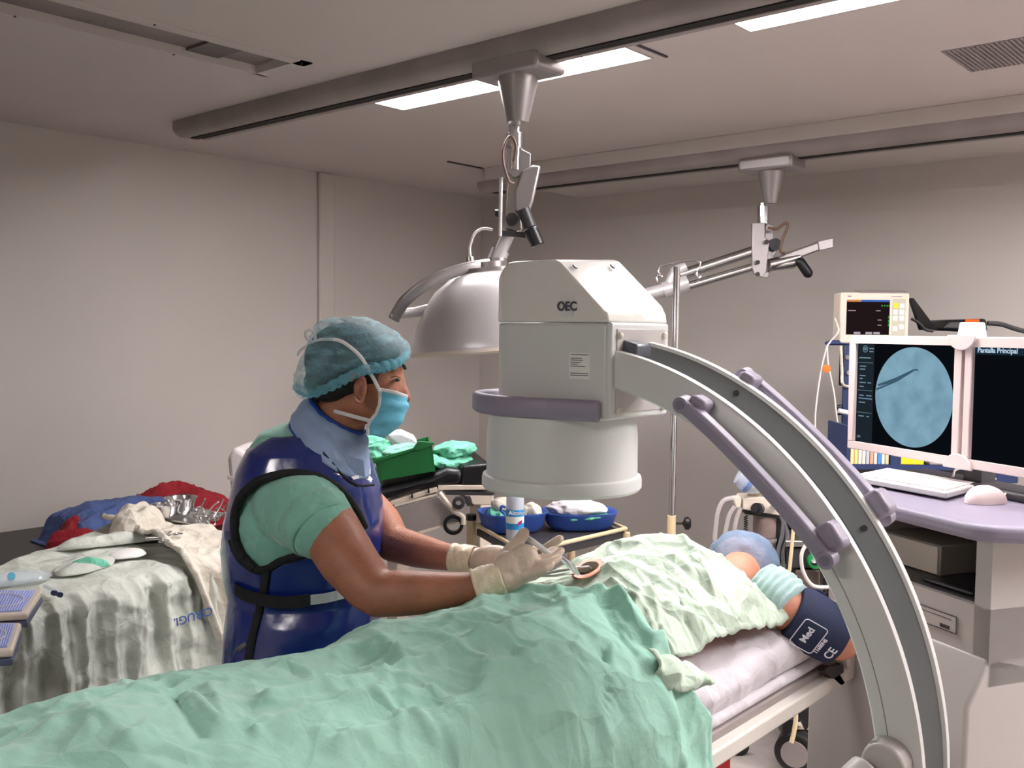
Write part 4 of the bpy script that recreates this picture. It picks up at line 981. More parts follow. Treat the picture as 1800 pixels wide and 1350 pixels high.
# frayed lining patches
def torn(pts, off=.004): return MB().slab([s(x, y, apd(x, y, off)) for x, y in pts], -FH*.002)
torn([(617, 838), (630, 835), (642, 837), (641, 812), (646, 814), (652, 826), (650, 836), (655, 842), (652, 848), (646, 843), (636, 839), (622, 843)], .010).build('torn_edge', 'tie', ap)
torn([(404, 1152), (414, 1140), (430, 1128), (433, 1134), (420, 1146), (406, 1160)], .004).build('torn_hem', 'steel', ap)
# thyroid collar
cr = [(700, 526, 560, 2.335, .060), (712, 520, 588, 2.335, .080), (735, 512, 612, 2.335, .092), (752, 516, 634, 2.335, .100), (770, 545, 645, 2.335, .108), (795, 578, 645, 2.33, .115), (815, 600, 645, 2.33, .118), (838, 628, 642, 2.33, .118)]
# collar follows a tilted ring around the neck
def collar_ring(pts, hd2):
    (xl, yl), (xr, yr) = pts; a, b = s(xl, yl, 2.335), s(xr, yr, 2.335); c = (a+b)/2; hx = (b-a)/2
    return [c+hx*math.cos(q_)+FH*hd2*math.sin(q_)+UP*(-.012*max(0, -math.sin(q_))) for q_ in [2*math.pi*k/48 for k in range(48)]]
colr = [collar_ring(p, h) for p, h in (([(548, 700), (638, 758)], .066), ([(536, 704), (642, 772)], .080), ([(524, 716), (645, 792)], .096), ([(516, 730), (646, 815)], .112), ([(514, 742), (648, 838)], .124))]
rr = []
for a, b in zip(colr, colr[1:]):
    for k in range(4): rr.append([p.lerp(q_, k/4) for p, q_ in zip(a, b)])
rr.append(colr[-1])
cN = s(585, 770, 2.335)
for i, r in enumerate(rr):
    for j, p in enumerate(r):
        n_ = (p-cN); n_.z = 0; n_.normalize(); r[j] = p+n_*(.006*nz(j*.35, i*.28)+.003*nz(j*.9, i*.6))
colo = MB().loft(rr, cap=False).build('thyroid_collar', 'collar', t, ang=180, solid=.006)
MB().tube(rr[0]+[rr[0][0]], .0065, 8).build('collar_trim', 'cblue', colo)
MB().tube(rr[-1][22:36], .0055, 8).build('collar_trim', 'cblue', colo)
MB().slab([s(602, 795, 2.19), s(640, 808, 2.195), s(642, 838, 2.19), s(626, 834, 2.185), s(612, 818, 2.185)], -FH*.004).build('collar_flap', 'collar', colo, bevel=.002)
# gloves --------------------------------------------------------------
def finger(f, pts, r0=.0098, r1=.0078): 
    n = len(pts); f.chain([(p, r0+(r1-r0)*i/(n-1)) for i, p in enumerate(pts)], 12)
f = MB()
H2 = 2.045
f.chain([(s(850, 1028, H2), .030), (s(885, 1014, H2), .031)]); 
f.ell(s(893, 1004, H2), RH*.040+UP*.012, FH*.026, UP*.044-RH*.006); f.ell(s(918, 992, H2+.002), RH*.036+UP*.018, FH*.022, UP*.040-RH*.010)
f.chain([(s(888, 990, H2+.01), .026), (s(900, 968, H2+.015), .019), (s(912, 951, H2+.02), .0135), (s(921, 937, H2+.025), .0125)])
f.chain([(s(900, 1020, H2), .022), (s(930, 1000, H2), .018)])
finger(f, [s(925, 982, H2+.02), s(946, 974, H2+.035), s(964, 972, H2+.05), s(975, 966, H2+.06)], .0115, .0085)
finger(f, [s(930, 990, H2+.01), s(954, 982, H2+.015), s(974, 978, H2+.02), s(986, 968, H2+.03)], .0118, .0088)
finger(f, [s(928, 1002, H2-.003), s(952, 992, H2-.01), s(971, 987, H2-.008), s(982, 981, H2-.0)], .0112, .0084)
finger(f, [s(922, 1012, H2-.012), s(944, 1005, H2-.022), s(960, 999, H2-.024), s(969, 994, H2-.02)], .0100, .0076)
gl = f.build('glove', 'glove', t, voxel=.0028, smooth=4, label='near gloved hand with the thumb raised')
def cuffmesh(a, b, ra, rb, par, seed):
    ax = (b-a); ax.normalize(); u_ = ax.orthogonal().normalized(); v_ = ax.cross(u_); rg_ = []
    for i in range(18):
        k = i/17; rg_.append([a.lerp(b, k)+(u_*math.cos(q_)+v_*math.sin(q_))*((ra+(rb-ra)*k)+.0022*nz(q_*1.5+k*2.5, k*7, seed)+.0012*math.sin(q_*5+k*9)+(.0016 if i < 2 else 0)) for q_ in [2*math.pi*j/48 for j in range(48)]])
    return MB().loft(rg_, cap=False).build('glove_cuff', 'cuffm', par, ang=180, solid=.0012)
cuffmesh(s(835, 1030, H2), s(884, 1014, H2), .0355, .0335, gl, 4)
f = MB(); H3 = 2.23
f.chain([(s(808, 984, 2.275), .029), (s(850, 986, 2.25), .031)])
f.ell(s(868, 985, H3), RH*.055, FH*.026, UP*.036); f.ell(s(905, 982, H3-.01), RH*.040, FH*.024, UP*.034)
f.chain([(s(900, 975, H3-.03), .016), (s(922, 972, H3-.05), .013), (s(938, 968, H3-.06), .0115)])
finger(f, [s(925, 978, H3-.02), s(950, 972, H3-.04), s(968, 958, H3-.05), s(984, 947, H3-.055)], .0125, .0095)
finger(f, [s(925, 984, H3-.005), s(955, 976, H3-.02), s(972, 966, H3-.03), s(978, 952, H3-.04)], .0115, .009)
finger(f, [s(925, 990, H3), s(955, 984, H3-.01), s(970, 974, H3-.02), s(972, 960, H3-.03)], .011, .0085)
finger(f, [s(920, 996, H3), s(944, 994, H3-.0), s(960, 985, H3-.01), s(964, 974, H3-.02)], .010, .008)
g2 = f.build('glove', 'glove', t, voxel=.003, smooth=4, label='far gloved hand reaching behind the near one')
cuffmesh(s(797, 981, 2.283), s(835, 985, 2.258), .0335, .0325, g2, 9)
# instruments in hand
MB().tube([s(925, 944, 2.085), s(948, 960, 2.075), s(972, 979, 2.06)], [.0062, .0058, .0055], 14).build('syringe', 'tie', None, label='slim white syringe held between the surgeon\'s gloved fingers', cat='syringe')
fo = thing('forceps', 'shiny steel forceps reaching from the gloved fingers into the wound', 'forceps', s(1010, 1004, 2.09))
MB().tube([s(980, 978, 2.06), s(998, 994, 2.075), s(1016, 1010, 2.10)], [.0035, .004, .0025], 10).build('blade', 'chrome', fo)
MB().tube([s(984, 975, 2.07), s(1004, 990, 2.085), s(1018, 1008, 2.10)], [.0035, .004, .0025], 10).build('blade', 'chrome', fo)
wr = thing('wound_retractor', 'thin steel retractor hooked into the wound from the left', 'retractor', s(1000, 1002, 2.12))
MB().tube(bez([s(950, 1010, 2.11), s(985, 1003, 2.12), s(1015, 998, 2.13), s(1035, 996, 2.14)]), .0032, 8).build('handle', 'steel', wr)
MB().tube(bez([s(1030, 996, 2.14), s(1038, 998, 2.14), s(1041, 1008, 2.145)], 6), .0022, 8).build('hook', 'chrome', wr)
MB().tube(bez([s(945, 1012, 2.10), s(975, 1012, 2.11), s(1000, 1008, 2.12), s(1010, 1008, 2.13)]), .0028, 8).build('second_handle', 'steel', wr)
# ---------------------------------------------------------------- back table (left)
BZ = .90
def bt(u, v):                                          # u: 0 far edge .. 1 front edge; v along
    fr = Vector((-2.40-.155*(v*2.2-.0), .25+v*1.47, BZ)); y = fr.y
    fa = Vector((-2.62-.34*v*1.9, .35+v*1.55, BZ)) if False else Vector((-2.55-1.0*v, .37+1.45*v, BZ))
    return fa.lerp(fr, u)
t = bk = thing('instrument_table', 'long table under a wrinkled white drape, left of the surgeon', 'table', tuple(bt(.5, .5).xy)+(0,))
MB().slab([bt(.03, 0), bt(.97, 0), bt(.97, 1), bt(.03, 1)], (0, 0, -.03)).build('tabletop', 'steel', t)
for u, v in ((.15, .1), (.85, .1), (.15, .92), (.85, .92)):
    p = bt(u, v); MB().cyl((p.x, p.y, 0), (p.x, p.y, .87), .015).build('leg', 'steel', t)
NT, NV = 170, 420
def fold(v, z, seed): return .022*math.sin(v*46+5*nz(v*6, z*1.0, seed))*(.4+.9*abs(nz(v*7, 1, seed)))+.022*(1-3*abs(nz(v*17, z*1.6, seed+1)))+.010*(1-3*abs(nz(v*34, z*2.6, seed+7)))
def dr(a, v):
    drop = .72
    if a < .5: 
        u = a/.5; p = bt(u, v); x, y = p.x, p.y
        p.z += .007*(1-abs(nz(x*6, y*6, 2))*2)*1+.006*nz(x*16, y*16, 3)+.012
        k = max(0, (u-.93)/.07); p.z -= .012*k*k
        p.x += fold(v, 0, 40)*k*.8
        return p
    k = (a-.5)/.5; p = bt(1, v); zz = k*drop
    p.x += fold(v, zz, 40)*(.8+.9*k)+.02+.10*k+.02*abs(nz(v*9, zz*6, 6))+.010*abs(nz(v*30+zz*18, zz*16-v*12, 8)); p.z = BZ-zz-.004
    dv = noise.voronoi(Vector((v*11+zz*3, zz*8-v*4, 3.3)))[0]; p.x += .014*(.5-min(.4, dv[1]-dv[0])/.4)
    return p
dro = MB().grid(dr, NT, NV).build('table_drape', 'linen', None, ang=180, solid=.003, label='wrinkled white cloth covering the instrument table, blue print on its hanging side', cat='drape')
# print on the drape, rotated as in the photograph
pt = on(332, 1075, 'x', -2.50); a_ = on(350, 1068, 'x', -2.50)-on(316, 1082, 'x', -2.50)
fn_ = Vector((1, .2, .12))
def bthit(px, py):
    best = None
    for iv in range(60, 221, 2):
        v = iv/220
        for ia in range(50, 100):
            p = dr(ia/100, v); r = RC.T @ np.array(p-EYE); qx, qy = 900+FPX*r[0]/-r[2], 675-FPX*r[1]/-r[2]
            e = (qx-px)**2+(qy-py)**2
            if best is None or e < best[0]: best = (e, p)
    return best[1]
pc = bthit(330, 1078); pl_, pr_ = bthit(314, 1086), bthit(347, 1069)
xd = (pl_-pr_); 
text('CIRUGIA', .036, pc+V(.022, -.012, .0), V(-.10, -1, -.12), V(0, -.1, -1), 'inkb', dro, bold=.0004)
# pale folded cloth lying over the right end of the table and hanging at its corner
def cl2(a, v):
    p = bt(min(1, a*1.6), .885+.18*v)
    hump = .05*math.exp(-((a-.2)/.16)**2)*math.exp(-((v-.35)/.35)**2)+.03*math.exp(-((a-.45)/.1)**2)+.030*math.exp(-((v-.05)/.08)**2)
    p.z = BZ+.024+hump+.014*nz(p.x*9, p.y*9, 5)+.010*(1-2*abs(nz(p.x*14, p.y*12, 15)))
    if a > .62:
        k = (a-.62)/.38; p.z = BZ+.02-.62*k; p.x += .05+.09*k+.018*math.sin(v*21+3*nz(v*3, k*2))+.012*nz(v*12, k*5, 3); p.y += .20*k
    return p
MB().grid(cl2, 90, 70).build('folded_cloth', 'cream', None, ang=180, solid=.003, label='cream folded cloth draped over the right end of the instrument table', cat='cloth')
# peaked cream cloth behind the forceps
def heap(name, m, c, rx, ry, h, seed, label, cat, ang=0, n=46, ex=1.0, parent=None, tilt=0):
    c = Vector(c); ca, sa = math.cos(ang), math.sin(ang); f = MB(); rings = []
    for k in range(n//2+1):
        r = k/(n//2); row = []
        for j in range(n):
            q_ = 2*math.pi*j/n; R0 = 1+.16*nz(math.cos(q_)*1.3, math.sin(q_)*1.3, seed)
            x, y = rx*r*math.cos(q_)*R0, ry*r*math.sin(q_)*R0
            z = h*max(0, (1-r**2.6))**.6*(1+.35*nz(x*9/1, y*9, seed+2))+.012*h/.08*(abs(nz(x*18, y*18, seed+4))*-2+.5)*(1-r**6)
            row.append(c+Vector((x*ca-y*sa, x*sa+y*ca, max(.002, z)+tilt*x)))
        rings.append(row)
    base = [p-UP*.004 for p in rings[-1]]; base = [Vector((p.x, p.y, c.z-.001)) for p in base]
    f.loft([rings[0]]+rings[1:]+[base]); return f.build(name, m, parent, ang=180, label=label, cat=cat) if parent is None else f.build(name, m, parent, ang=180)
zt = BZ+.03
heap('folded_cloth', 'cream', on(243, 938, 'z', BZ+.03), .09, .12, .10, 3, 'peaked cream cloth bunched beside the steel bowls', 'cloth', .6)
heap('folded_cloth', 'linen', on(215, 952, 'z', BZ+.03), .045, .20, .032, 13, 'long white folded towel in front of the red cloth', 'cloth', -.2)
gp = on(150, 1000, 'z', BZ+.03)
heap('gauze', 'linen', gp+V(-.05, .02, -.005), .07, .11, .022, 23, 'thin green-white gauze spread on the instrument table', 'gauze', .5)
heap('cloth_scrap', 'mint', on(158, 995, 'z', BZ+.03), .028, .055, .026, 33, 'small crumpled green cloth on the instrument table', 'cloth', -.5)
heap('gauze', 'paper', on(225, 975, 'z', BZ+.03), .05, .06, .016, 43, 'cream gauze pad beside the green cloth', 'gauze', .2)
# forceps on the table
def fpt(px, py, h=.05): return on(px, py, 'z', BZ+h)
fo = thing('forceps', 'steel scissor-handled forceps lying on the cream cloth of the instrument table', 'forceps', fpt(285, 945, .07))
for dy in (0, 3):
    sh_ = MB().tube([fpt(256, 945+dy*.4, .075), fpt(283, 945+dy, .075), fpt(300, 940-dy*2, .075)], .0028, 8).build('shaft', 'steel', fo)
for px, py in ((288, 951), (312, 939)):
    c = fpt(px, py, .075); MB().tube([c+V(.011*math.cos(a), .016*math.sin(a), 0) for a in [2*math.pi*k/16 for k in range(17)]], .0025, 8).build('finger_ring', 'chrome', fo)
# kidney dishes and bowls
def bowl(c, r, h, label, group=None, ang=0):
    t = thing('steel_bowl', label, 'bowl', c, group)
    MB().lathe([(r*.55, 0), (r*.85, h*.4), (r, h), (r*1.06, h+.002), (r*1.06, h-.001), (r*.97, h-.002), (r*.8, h*.4), (r*.5, .004)], c, (math.sin(ang), 0, math.cos(ang)), 40, cap=True).build('dish', 'chrome', t)
b1 = on(292, 908, 'z', BZ+.07); b2 = on(318, 903, 'z', BZ+.07); b3 = on(350, 908, 'z', BZ+.06)
tr = thing('instrument_tray', 'flat steel tray holding the bowls at the back of the instrument table', 'tray', b1)
MB().slab([on(262, 900, 'z', BZ+.055), on(290, 916, 'z', BZ+.055), on(352, 925, 'z', BZ+.055), on(398, 905, 'z', BZ+.055), on(320, 892, 'z', BZ+.055)], UP*.008).build('plate', 'steel', tr, bevel=.003)
bowl(b1, .05, .045, 'left shiny steel bowl on the tray behind the cream cloth')
bowl(b2, .055, .060, 'taller shiny steel bowl to the right of the first on the tray')
random.seed(5)
for i, (px, py) in enumerate(((345, 905), (356, 912), (366, 903), (378, 908), (388, 900), (352, 898), (372, 915))):
    c = on(px, py, 'z', BZ+.075); r = .014; a0 = random.random()*3; ax = Vector((math.cos(a0), math.sin(a0), .4)).normalized(); u_ = ax.orthogonal().normalized(); v_ = ax.cross(u_)
    t = thing('surgical_clamp', 'steel clamp in the loose heap right of the bowls', 'clamp', c, 'clamps heaped beside the steel bowls')
    MB().tube([c+u_*r*math.cos(a)+v_*r*1.4*math.sin(a) for a in [2*math.pi*k/14 for k in range(15)]], .003, 8).build('finger_ring', 'chrome', t)
    MB().tube([c+u_*r, c+u_*(r+.05)+ax*.01, c+u_*(r+.09)-UP*.005], .0028, 8).build('shaft', 'steel', t)
# lilac sterilisation cases, left edge
def case(corners, label, h):
    c = [on(x, y, 'z', BZ+.028+h) for x, y in corners]; t = thing('instrument_case', label, 'case', sum(c, Vector())/len(c)-UP*h)
    MB().slab([p-UP*h for p in c], UP*h*.45).build('tray_base', mat('case_slate', (78, 84, 112), .5), t, bevel=.003)
    MB().slab([p-UP*h*.5 for p in c], UP*h*.5).build('lid', 'beige', t, bevel=.006, seg=3)
    m_ = sum(c, Vector())/len(c)
    MB().slab([m_.lerp(p, .84) for p in c], UP*.002).build('insert', 'insert', t)
    f = MB(); n = 26
    for i in range(n):
        k = .09+.82*i/(n-1); a = c[0].lerp(c[3], k).lerp(c[1].lerp(c[2], k), .09); b = c[0].lerp(c[3], k).lerp(c[1].lerp(c[2], k), .91)
        f.tube([a+UP*.003, b+UP*.003], .0014, 6)
    f.build('insert_ribs', mat('insert_rib', (176, 186, 232), .5), t)
    MB().tube([m_+UP*.004+(c[1]-c[0])*.30*math.cos(a)+(c[3]-c[0])*.33*math.sin(a) for a in [2*math.pi*k/30 for k in range(31)]], .0016, 6).build('coil', 'tie', t)
case([(75, 1036), (48, 1078), (-95, 1086), (-80, 1036)], 'lilac ribbed instrument case with beige rim at the left edge, the farther of two', .035)
case([(38, 1094), (22, 1142), (-110, 1150), (-95, 1094)], 'smaller lilac instrument case below the other at the left edge', .035)
pw = on(35, 1020, 'z', BZ+.03)
t = heap('plastic_pouch', 'clear', pw, .05, .09, .025, 53, 'clear crumpled pouch with a light blue cap behind the lilac case', 'pouch')
MB().cyl(on(20, 1012, 'z', BZ+.055), on(20, 1017, 'z', BZ+.04), .010).build('bottle_cap', 'mask', None, label='small light blue cap on the clear pouch', cat='cap')
sy_ = thing('syringe', 'small syringe with dark plunger tips lying on the white cloth', 'syringe', on(95, 1042, 'z', BZ+.03))
MB().tube([on(78, 1030, 'z', BZ+.035), on(98, 1040, 'z', BZ+.035)], .005, 10).build('barrel', 'clear', sy_)
for p in ((97, 1043), (107, 1046)): MB().cyl(on(*p, 'z', BZ+.035), on(p[0]-4, p[1]-1, 'z', BZ+.035), .007).build('plunger_tip', 'mblue', sy_)
# black bench by the left wall with red and blue cloth
t = thing('padded_bench', 'black padded bench against the wall behind the instrument table', 'bench', (-4.1, 1.9, 0))
MB().box(-4.45, -3.75, .6, 2.75, .66, .75).build('pad', 'vinyl', t, bevel=.02, seg=3)
MB().box(-4.42, -3.80, .65, 2.7, .60, .66).build('frame', 'dgrey', t)
for x in (-4.35, -3.85):
    for y in (.75, 2.6): MB().box(x-.02, x+.02, y-.02, y+.02, 0, .6).build('leg', 'dgrey', t)
heap('red_cloth', 'redc', V(-4.08, 2.33, .75), .20, .30, .15, 63, 'red cloth bundle on the black bench, half under a blue cloth', 'cloth', -.1)
heap('red_cloth', 'redc', V(-3.88, 1.80, .75), .12, .15, .11, 64, 'front lump of red cloth spilling from under the blue cloth', 'cloth', -.1)
def bcl(a, v):
    x = -4.16+.40*a; y = 1.70+.62*v
    z = .75+.155*max(0, 1-abs((a-.45)/.62)**2.5)**.5*max(.25, 1-abs((v-.5)/.52)**4)+.018*nz(x*9, y*9, 7)+.012*(abs(nz(x*16, y*13, 9))*-2+.5)
    if v < .12: z -= .12*(1-v/.12)
    if a > .8 and v < .55: z -= .05*(a-.8)/.2
    return Vector((x, y, max(.754, z)))
MB().grid(bcl, 44, 70).build('blue_cloth', 'bluec', None, ang=180, solid=.006, label='rumpled blue cloth thrown over the red bundle on the bench', cat='cloth')
# white bin behind the surgeon's back
t = thing('plastic_bin', 'white plastic container standing behind the surgeon\'s back', 'bin', at(420, 870, 3.9))
wb = lambda px, py: at(px, py, 3.9)
MB().slab([wb(398, 805), wb(412, 784), wb(436, 800), wb(452, 870), wb(452, 980), wb(416, 985), wb(404, 862)], FH*.25).build('shell', mat('bin_white', (210, 200, 202), .5), t, bevel=.02, seg=3)
MB().slab([wb(400, 835), wb(440, 850), wb(442, 856), wb(401, 842)], -FH*.01).build('rim', 'white2', t)
# stand so the bin rests on something
pb = wb(425, 985); MB().box(pb.x-.12, pb.x+.14, pb.y-.02, pb.y+.24, 0, pb.z).build('side_stand', 'white2', None, bevel=.01, label='low white stand under the plastic container', cat='stand')
# ---------------------------------------------------------------- stretcher with black pads
TD = 3.45
def g(px, py, d=TD): return at(px, py, d)
t = stc = thing('stretcher', 'folding stretcher with thick black pads and cream frame behind the surgeon\'s arms', 'stretcher', (g(760, 900).x, g(760, 900).y, 0))
dep = FH*.5-RH*.10
MB().slab([g(640, 862), g(700, 850), g(755, 838), g(785, 824), g(815, 825), g(815, 851), g(780, 855), g(735, 862), g(640, 892)], dep).build('pad', 'vinyl', t, bevel=.02, seg=3)
MB().slab([g(812, 820), g(862, 814), g(858, 852), g(812, 852)], dep).build('pad', 'vinyl', t, bevel=.008)
f = MB().slab([g(650, 900), g(690, 880), g(768, 856), g(770, 864), g(690, 888), g(652, 909)], dep*.12); f.build('upper_rail', 'beige', t, bevel=.002)
MB().slab([g(770, 853), g(858, 853), g(858, 861), g(770, 862)], dep*.9).build('end_rail', 'beige', t, bevel=.003)
MB().slab([g(692, 886), g(768, 868), g(770, 872), g(694, 892)], dep*.10).build('lower_rail', 'beige', t, bevel=.002)
MB().slab([g(694, 892), g(772, 872), g(800, 905), g(812, 912), g(806, 918), g(730, 936), g(700, 935)], dep*.14).build('side_panel', 'rail', t, bevel=.004)
MB().tube(bez([g(772, 866, TD-.02), g(783, 880, TD-.02), g(797, 898, TD-.02), g(813, 908, TD-.02), g(814, 922, TD-.02)]), .009, 10).build('tube_guard', 'beige', t)
MB().slab([g(735, 934), g(800, 915), g(802, 920), g(736, 940)], dep*.12).build('foot_rail', 'beige', t, bevel=.002)
for px, py in ((724, 872), (753, 863)): MB().slab([g(px-1, py-6, TD-.01), g(px+1, py-6, TD-.01), g(px+2, py+4, TD-.01), g(px-1, py+4, TD-.01)], FH*.01).build('clamp', 'black', t)
MB().lathe([(.024, -.012), (.036, -.010), (.036, .010), (.024, .012), (.024, -.012)], g(797, 922), FH, 28, cap=False).build('wheel', 'black', t)
MB().slab([g(782, 862), g(872, 866), g(866, 871), g(784, 870)], dep*.5).build('shelf_bar', 'dgrey', t)
MB().slab([g(816, 870), g(868, 870), g(868, 888), g(830, 888)], dep*.3).build('equipment_box', 'beige', t, bevel=.004)
MB().lathe([(.010, -.012), (.022, -.010), (.022, .010), (.010, .012), (.010, -.012)], g(806, 884, TD-.03), FH, 28, cap=False).build('brake_wheel', 'dgrey', t)
MB().slab([g(815, 872), g(826, 872), g(834, 888), g(822, 890)], dep*.32).build('brace', 'dgrey', t)
for px in (700, 845):
    p = g(px, 880, TD+.25); MB().box(p.x-.03, p.x+.03, p.y-.03, p.y+.03, 0, p.z).build('leg', 'beige', t, bevel=.005)
# crate with green packs
t = thing('plastic_crate', 'dark green plastic crate of packs on the black stretcher', 'crate', g(712, 845))
ca, cb, cc2, cd = g(658, 806), g(759, 780), g(765, 828), g(668, 845)
dpt = FH*.24-RH*.03
f = MB(); f.slab([ca, cb, cc2, cd], dpt*.04); bx = f.build('front_wall', 'crate', t, bevel=.003)
MB().slab([p+dpt*.96 for p in (ca, cb, cc2, cd)], dpt*.04).build('rear_wall', 'crate', t)
MB().slab([cb, cc2, cc2+dpt, cb+dpt], (ca-cb)*.03).slab([ca, cd, cd+dpt, ca+dpt], (cb-ca)*.03).build('side_walls', 'crate', t)
MB().slab([cc2, cd, cd+dpt, cc2+dpt], UP*.008).build('base', 'crate', t)
MB().slab([g(654, 810, TD-.01), g(692, 797, TD-.01), g(692, 803, TD-.01), g(658, 815, TD-.01)], FH*.02).slab([g(726, 788, TD-.01), g(734, 776, TD-.01), g(764, 778, TD-.01), g(762, 782, TD-.01), g(735, 793, TD-.01)], FH*.02).slab([g(690, 799, TD-.01), g(728, 787, TD-.01), g(728, 791, TD-.01), g(692, 804, TD-.01)], FH*.012).build('rim', 'crate', t, bevel=.001)
def pack(px, py, d, rx, ry, rd, m, label, rot=0, seed=0):
    f = MB(); E_(f, px, py, d, rx, ry, rd, rot, seg=56, rings=36); c = s(px, py, d)
    for v in f.bm.verts:
        dd_ = v.co-c; v.co += dd_*(.35*nz(v.co.x*11, v.co.y*11, v.co.z*14+seed)+.30*(.35-abs(nz(v.co.x*22, v.co.y*22+seed, v.co.z*34)))+.10*nz(v.co.x*60, v.co.y*60, v.co.z*60))
    return f.build('linen_pack', m, None, ang=180, label=label, cat='linen pack')
pack(795, 792, TD+.16, 36, 14, .09, 'mint', 'upper mint pack lying right of the green crate', 5, 1)
pack(790, 812, TD+.16, 44, 13, .10, 'mint', 'lower mint pack between crate and black pad', -3, 2)
pack(660, 792, TD+.12, 28, 22, .08, 'mint', 'mint pack marked with brown tape at the left end of the crate', 10, 3)
pack(706, 790, TD+.12, 34, 10, .09, 'teal', 'dark mint folded linen inside the green crate', 8, 4)
t = MB().slab([g(672, 762, TD+.1), g(706, 760, TD+.1), g(728, 770, TD+.1), g(736, 782, TD+.1), g(704, 785, TD+.1)], dpt*.5).build('paper_bag', 'bed', None, bevel=.01, label='white paper wrap sticking out of the green crate', cat='paper')
# ---------------------------------------------------------------- small cart with blue trays
CD = 2.95
def g(px, py, d=CD): return at(px, py, d)
zc = g(930, 955).z
def onz(px, py, z=None): return on(px, py, 'z', z)
zr = g(838, 930).z
cA, cB, cC_ = onz(838, 930, zr), onz(922, 978, zr), onz(1100, 936, zr)
cD = cA+(cC_-cB)
t = cart = thing('utility_cart', 'small cream-posted cart holding blue trays under the image intensifier', 'cart', ((cA.x+cC_.x)/2, (cA.y+cC_.y)/2, 0))
MB().slab([cA, cB, cC_, cD], (0, 0, -.018)).build('shelf', 'dgrey', t)
for n_, (a, b) in enumerate(((cA, cB), (cB, cC_), (cC_, cD), (cD, cA))): MB().tube([a+UP*.012, b+UP*.012], .0062, 8).build('guard_rail', 'creamp', t)
for p, top in ((onz(828, 930, zr)*1.0, .03), (cB, 0), (cC_, 0), (cD, 0)):
    MB().cyl((p.x, p.y, 0), (p.x, p.y, zr+top), .0135).build('post', 'creamp', t)
p = onz(828, 930, zr); MB().cyl((p.x, p.y, zr+.028), (p.x, p.y, zr+.045), .016).build('post_cap', 'black', t)
def trayb(px, py, rx, ry, h, label, z0, tw=0):
    c = onz(px, py, z0); t = thing('blue_tray', label, 'tray', c)
    u = (RH*math.cos(tw)+FH*math.sin(tw)); v = UP.cross(u)
    def rg(k, z, n=48):
        out = []
        for q_ in [2*math.pi*i/n for i in range(n)]:
            a, b = math.cos(q_), math.sin(q_); out.append(c+u*math.copysign(abs(a)**.6, a)*rx*k+v*math.copysign(abs(b)**.6, b)*ry*k+UP*z)
        return out
    MB().loft([rg(.80, 0), rg(.92, h*.25), rg(1, h*.85), rg(1.05, h), rg(1.04, h+.002), rg(.95, h-.003), rg(.86, h*.25), rg(.76, .005)]).build('pan', 'traysub', t, ang=50)
zb_ = zr+.004
trayb(900, 930, .098, .075, .055, 'left rounded blue plastic tray on the cart behind the bottle', zb_, .3)
trayb(1018, 926, .110, .075, .050, 'right blue plastic tray on the cart holding white towels', zb_, .1)
def pk(px, py, d, rx, ry, rd, m, name, label, cat, rot=0, seed=0):
    o = pack(px, py, d, rx, ry, rd, m, label, rot, seed); o.name = name; o['category'] = cat; return o
pk(1010, 893, CD+.02, 54, 13, .07, 'bed', 'towel', 'white crumpled towels piled on the right blue tray', 'towel', 0, 7)
pk(1020, 906, CD+.02, 45, 6, .07, 'mint', 'cloth', 'thin green cloth under the white towels', 'cloth', 5, 8)
pk(884, 888, CD, 20, 11, .04, 'cream', 'gauze', 'cream gauze sticking up left of the bottle', 'gauze', 0, 9)
pk(876, 906, CD-.02, 18, 16, .04, 'mint', 'cloth', 'light green cloth ball left of the bottle', 'cloth', 0, 10)
pk(935, 898, CD, 18, 15, .03, 'cream', 'gauze', 'cream gauze hanging right of the bottle', 'gauze', -35, 11)
MB().tube(bez([g(888, 905, CD-.10), g(881, 897, CD-.10), g(882, 890, CD-.10), g(889, 892, CD-.10)], 6), .004, 8).build('tourniquet', 'traysub', None, label='small blue loop hanging beside the bottle', cat='loop')
# alcohol bottle
BD = 2.78
zb2 = at(905, 958, BD).z; bc = at(905, 930, BD); 
t = thing('spray_bottle', 'clear alcohol bottle with blue and white label on the cart', 'bottle', (bc.x, bc.y, zb_))
r_ = .0255
MB().lathe([(.001, 0), (r_, .003), (r_, .118), (.024, .132), (.014, .146), (.012, .156), (.001, .157)], (bc.x, bc.y, zb_), seg=32).build('bottle', mat('bottle_plastic', (196, 200, 214), .25, alpha=.85), t)
zl = at(905, 894, BD-.02).z
def lab(z0, z1, m_, nm): MB().lathe([(r_+.0006, z0), (r_+.0006, z1)], (bc.x, bc.y, 0), seg=40, cap=False).build(nm, m_, t, ang=180)
def yz(py): return at(905, py, BD-.02).z
lab(yz(908), yz(896), mat('label_cyan', (30, 140, 206), .5), 'label_band')
lab(yz(920), yz(908), 'paper', 'label_middle'); lab(yz(931), yz(920), 'label_cyan' if False else mat('label_cyan', (30, 140, 206)), 'label_band')
text('Alcohol', .0165, at(910, 902, BD-.0285), RH, UP, 'paper', t, bold=.0004)
MB().slab([at(908, 925, BD-.029), at(911, 918, BD-.029), at(918, 914, BD-.029), at(917, 921, BD-.029)], -FH*.0005).build('label_drop', mat('label_magenta', (176, 60, 130)), t)
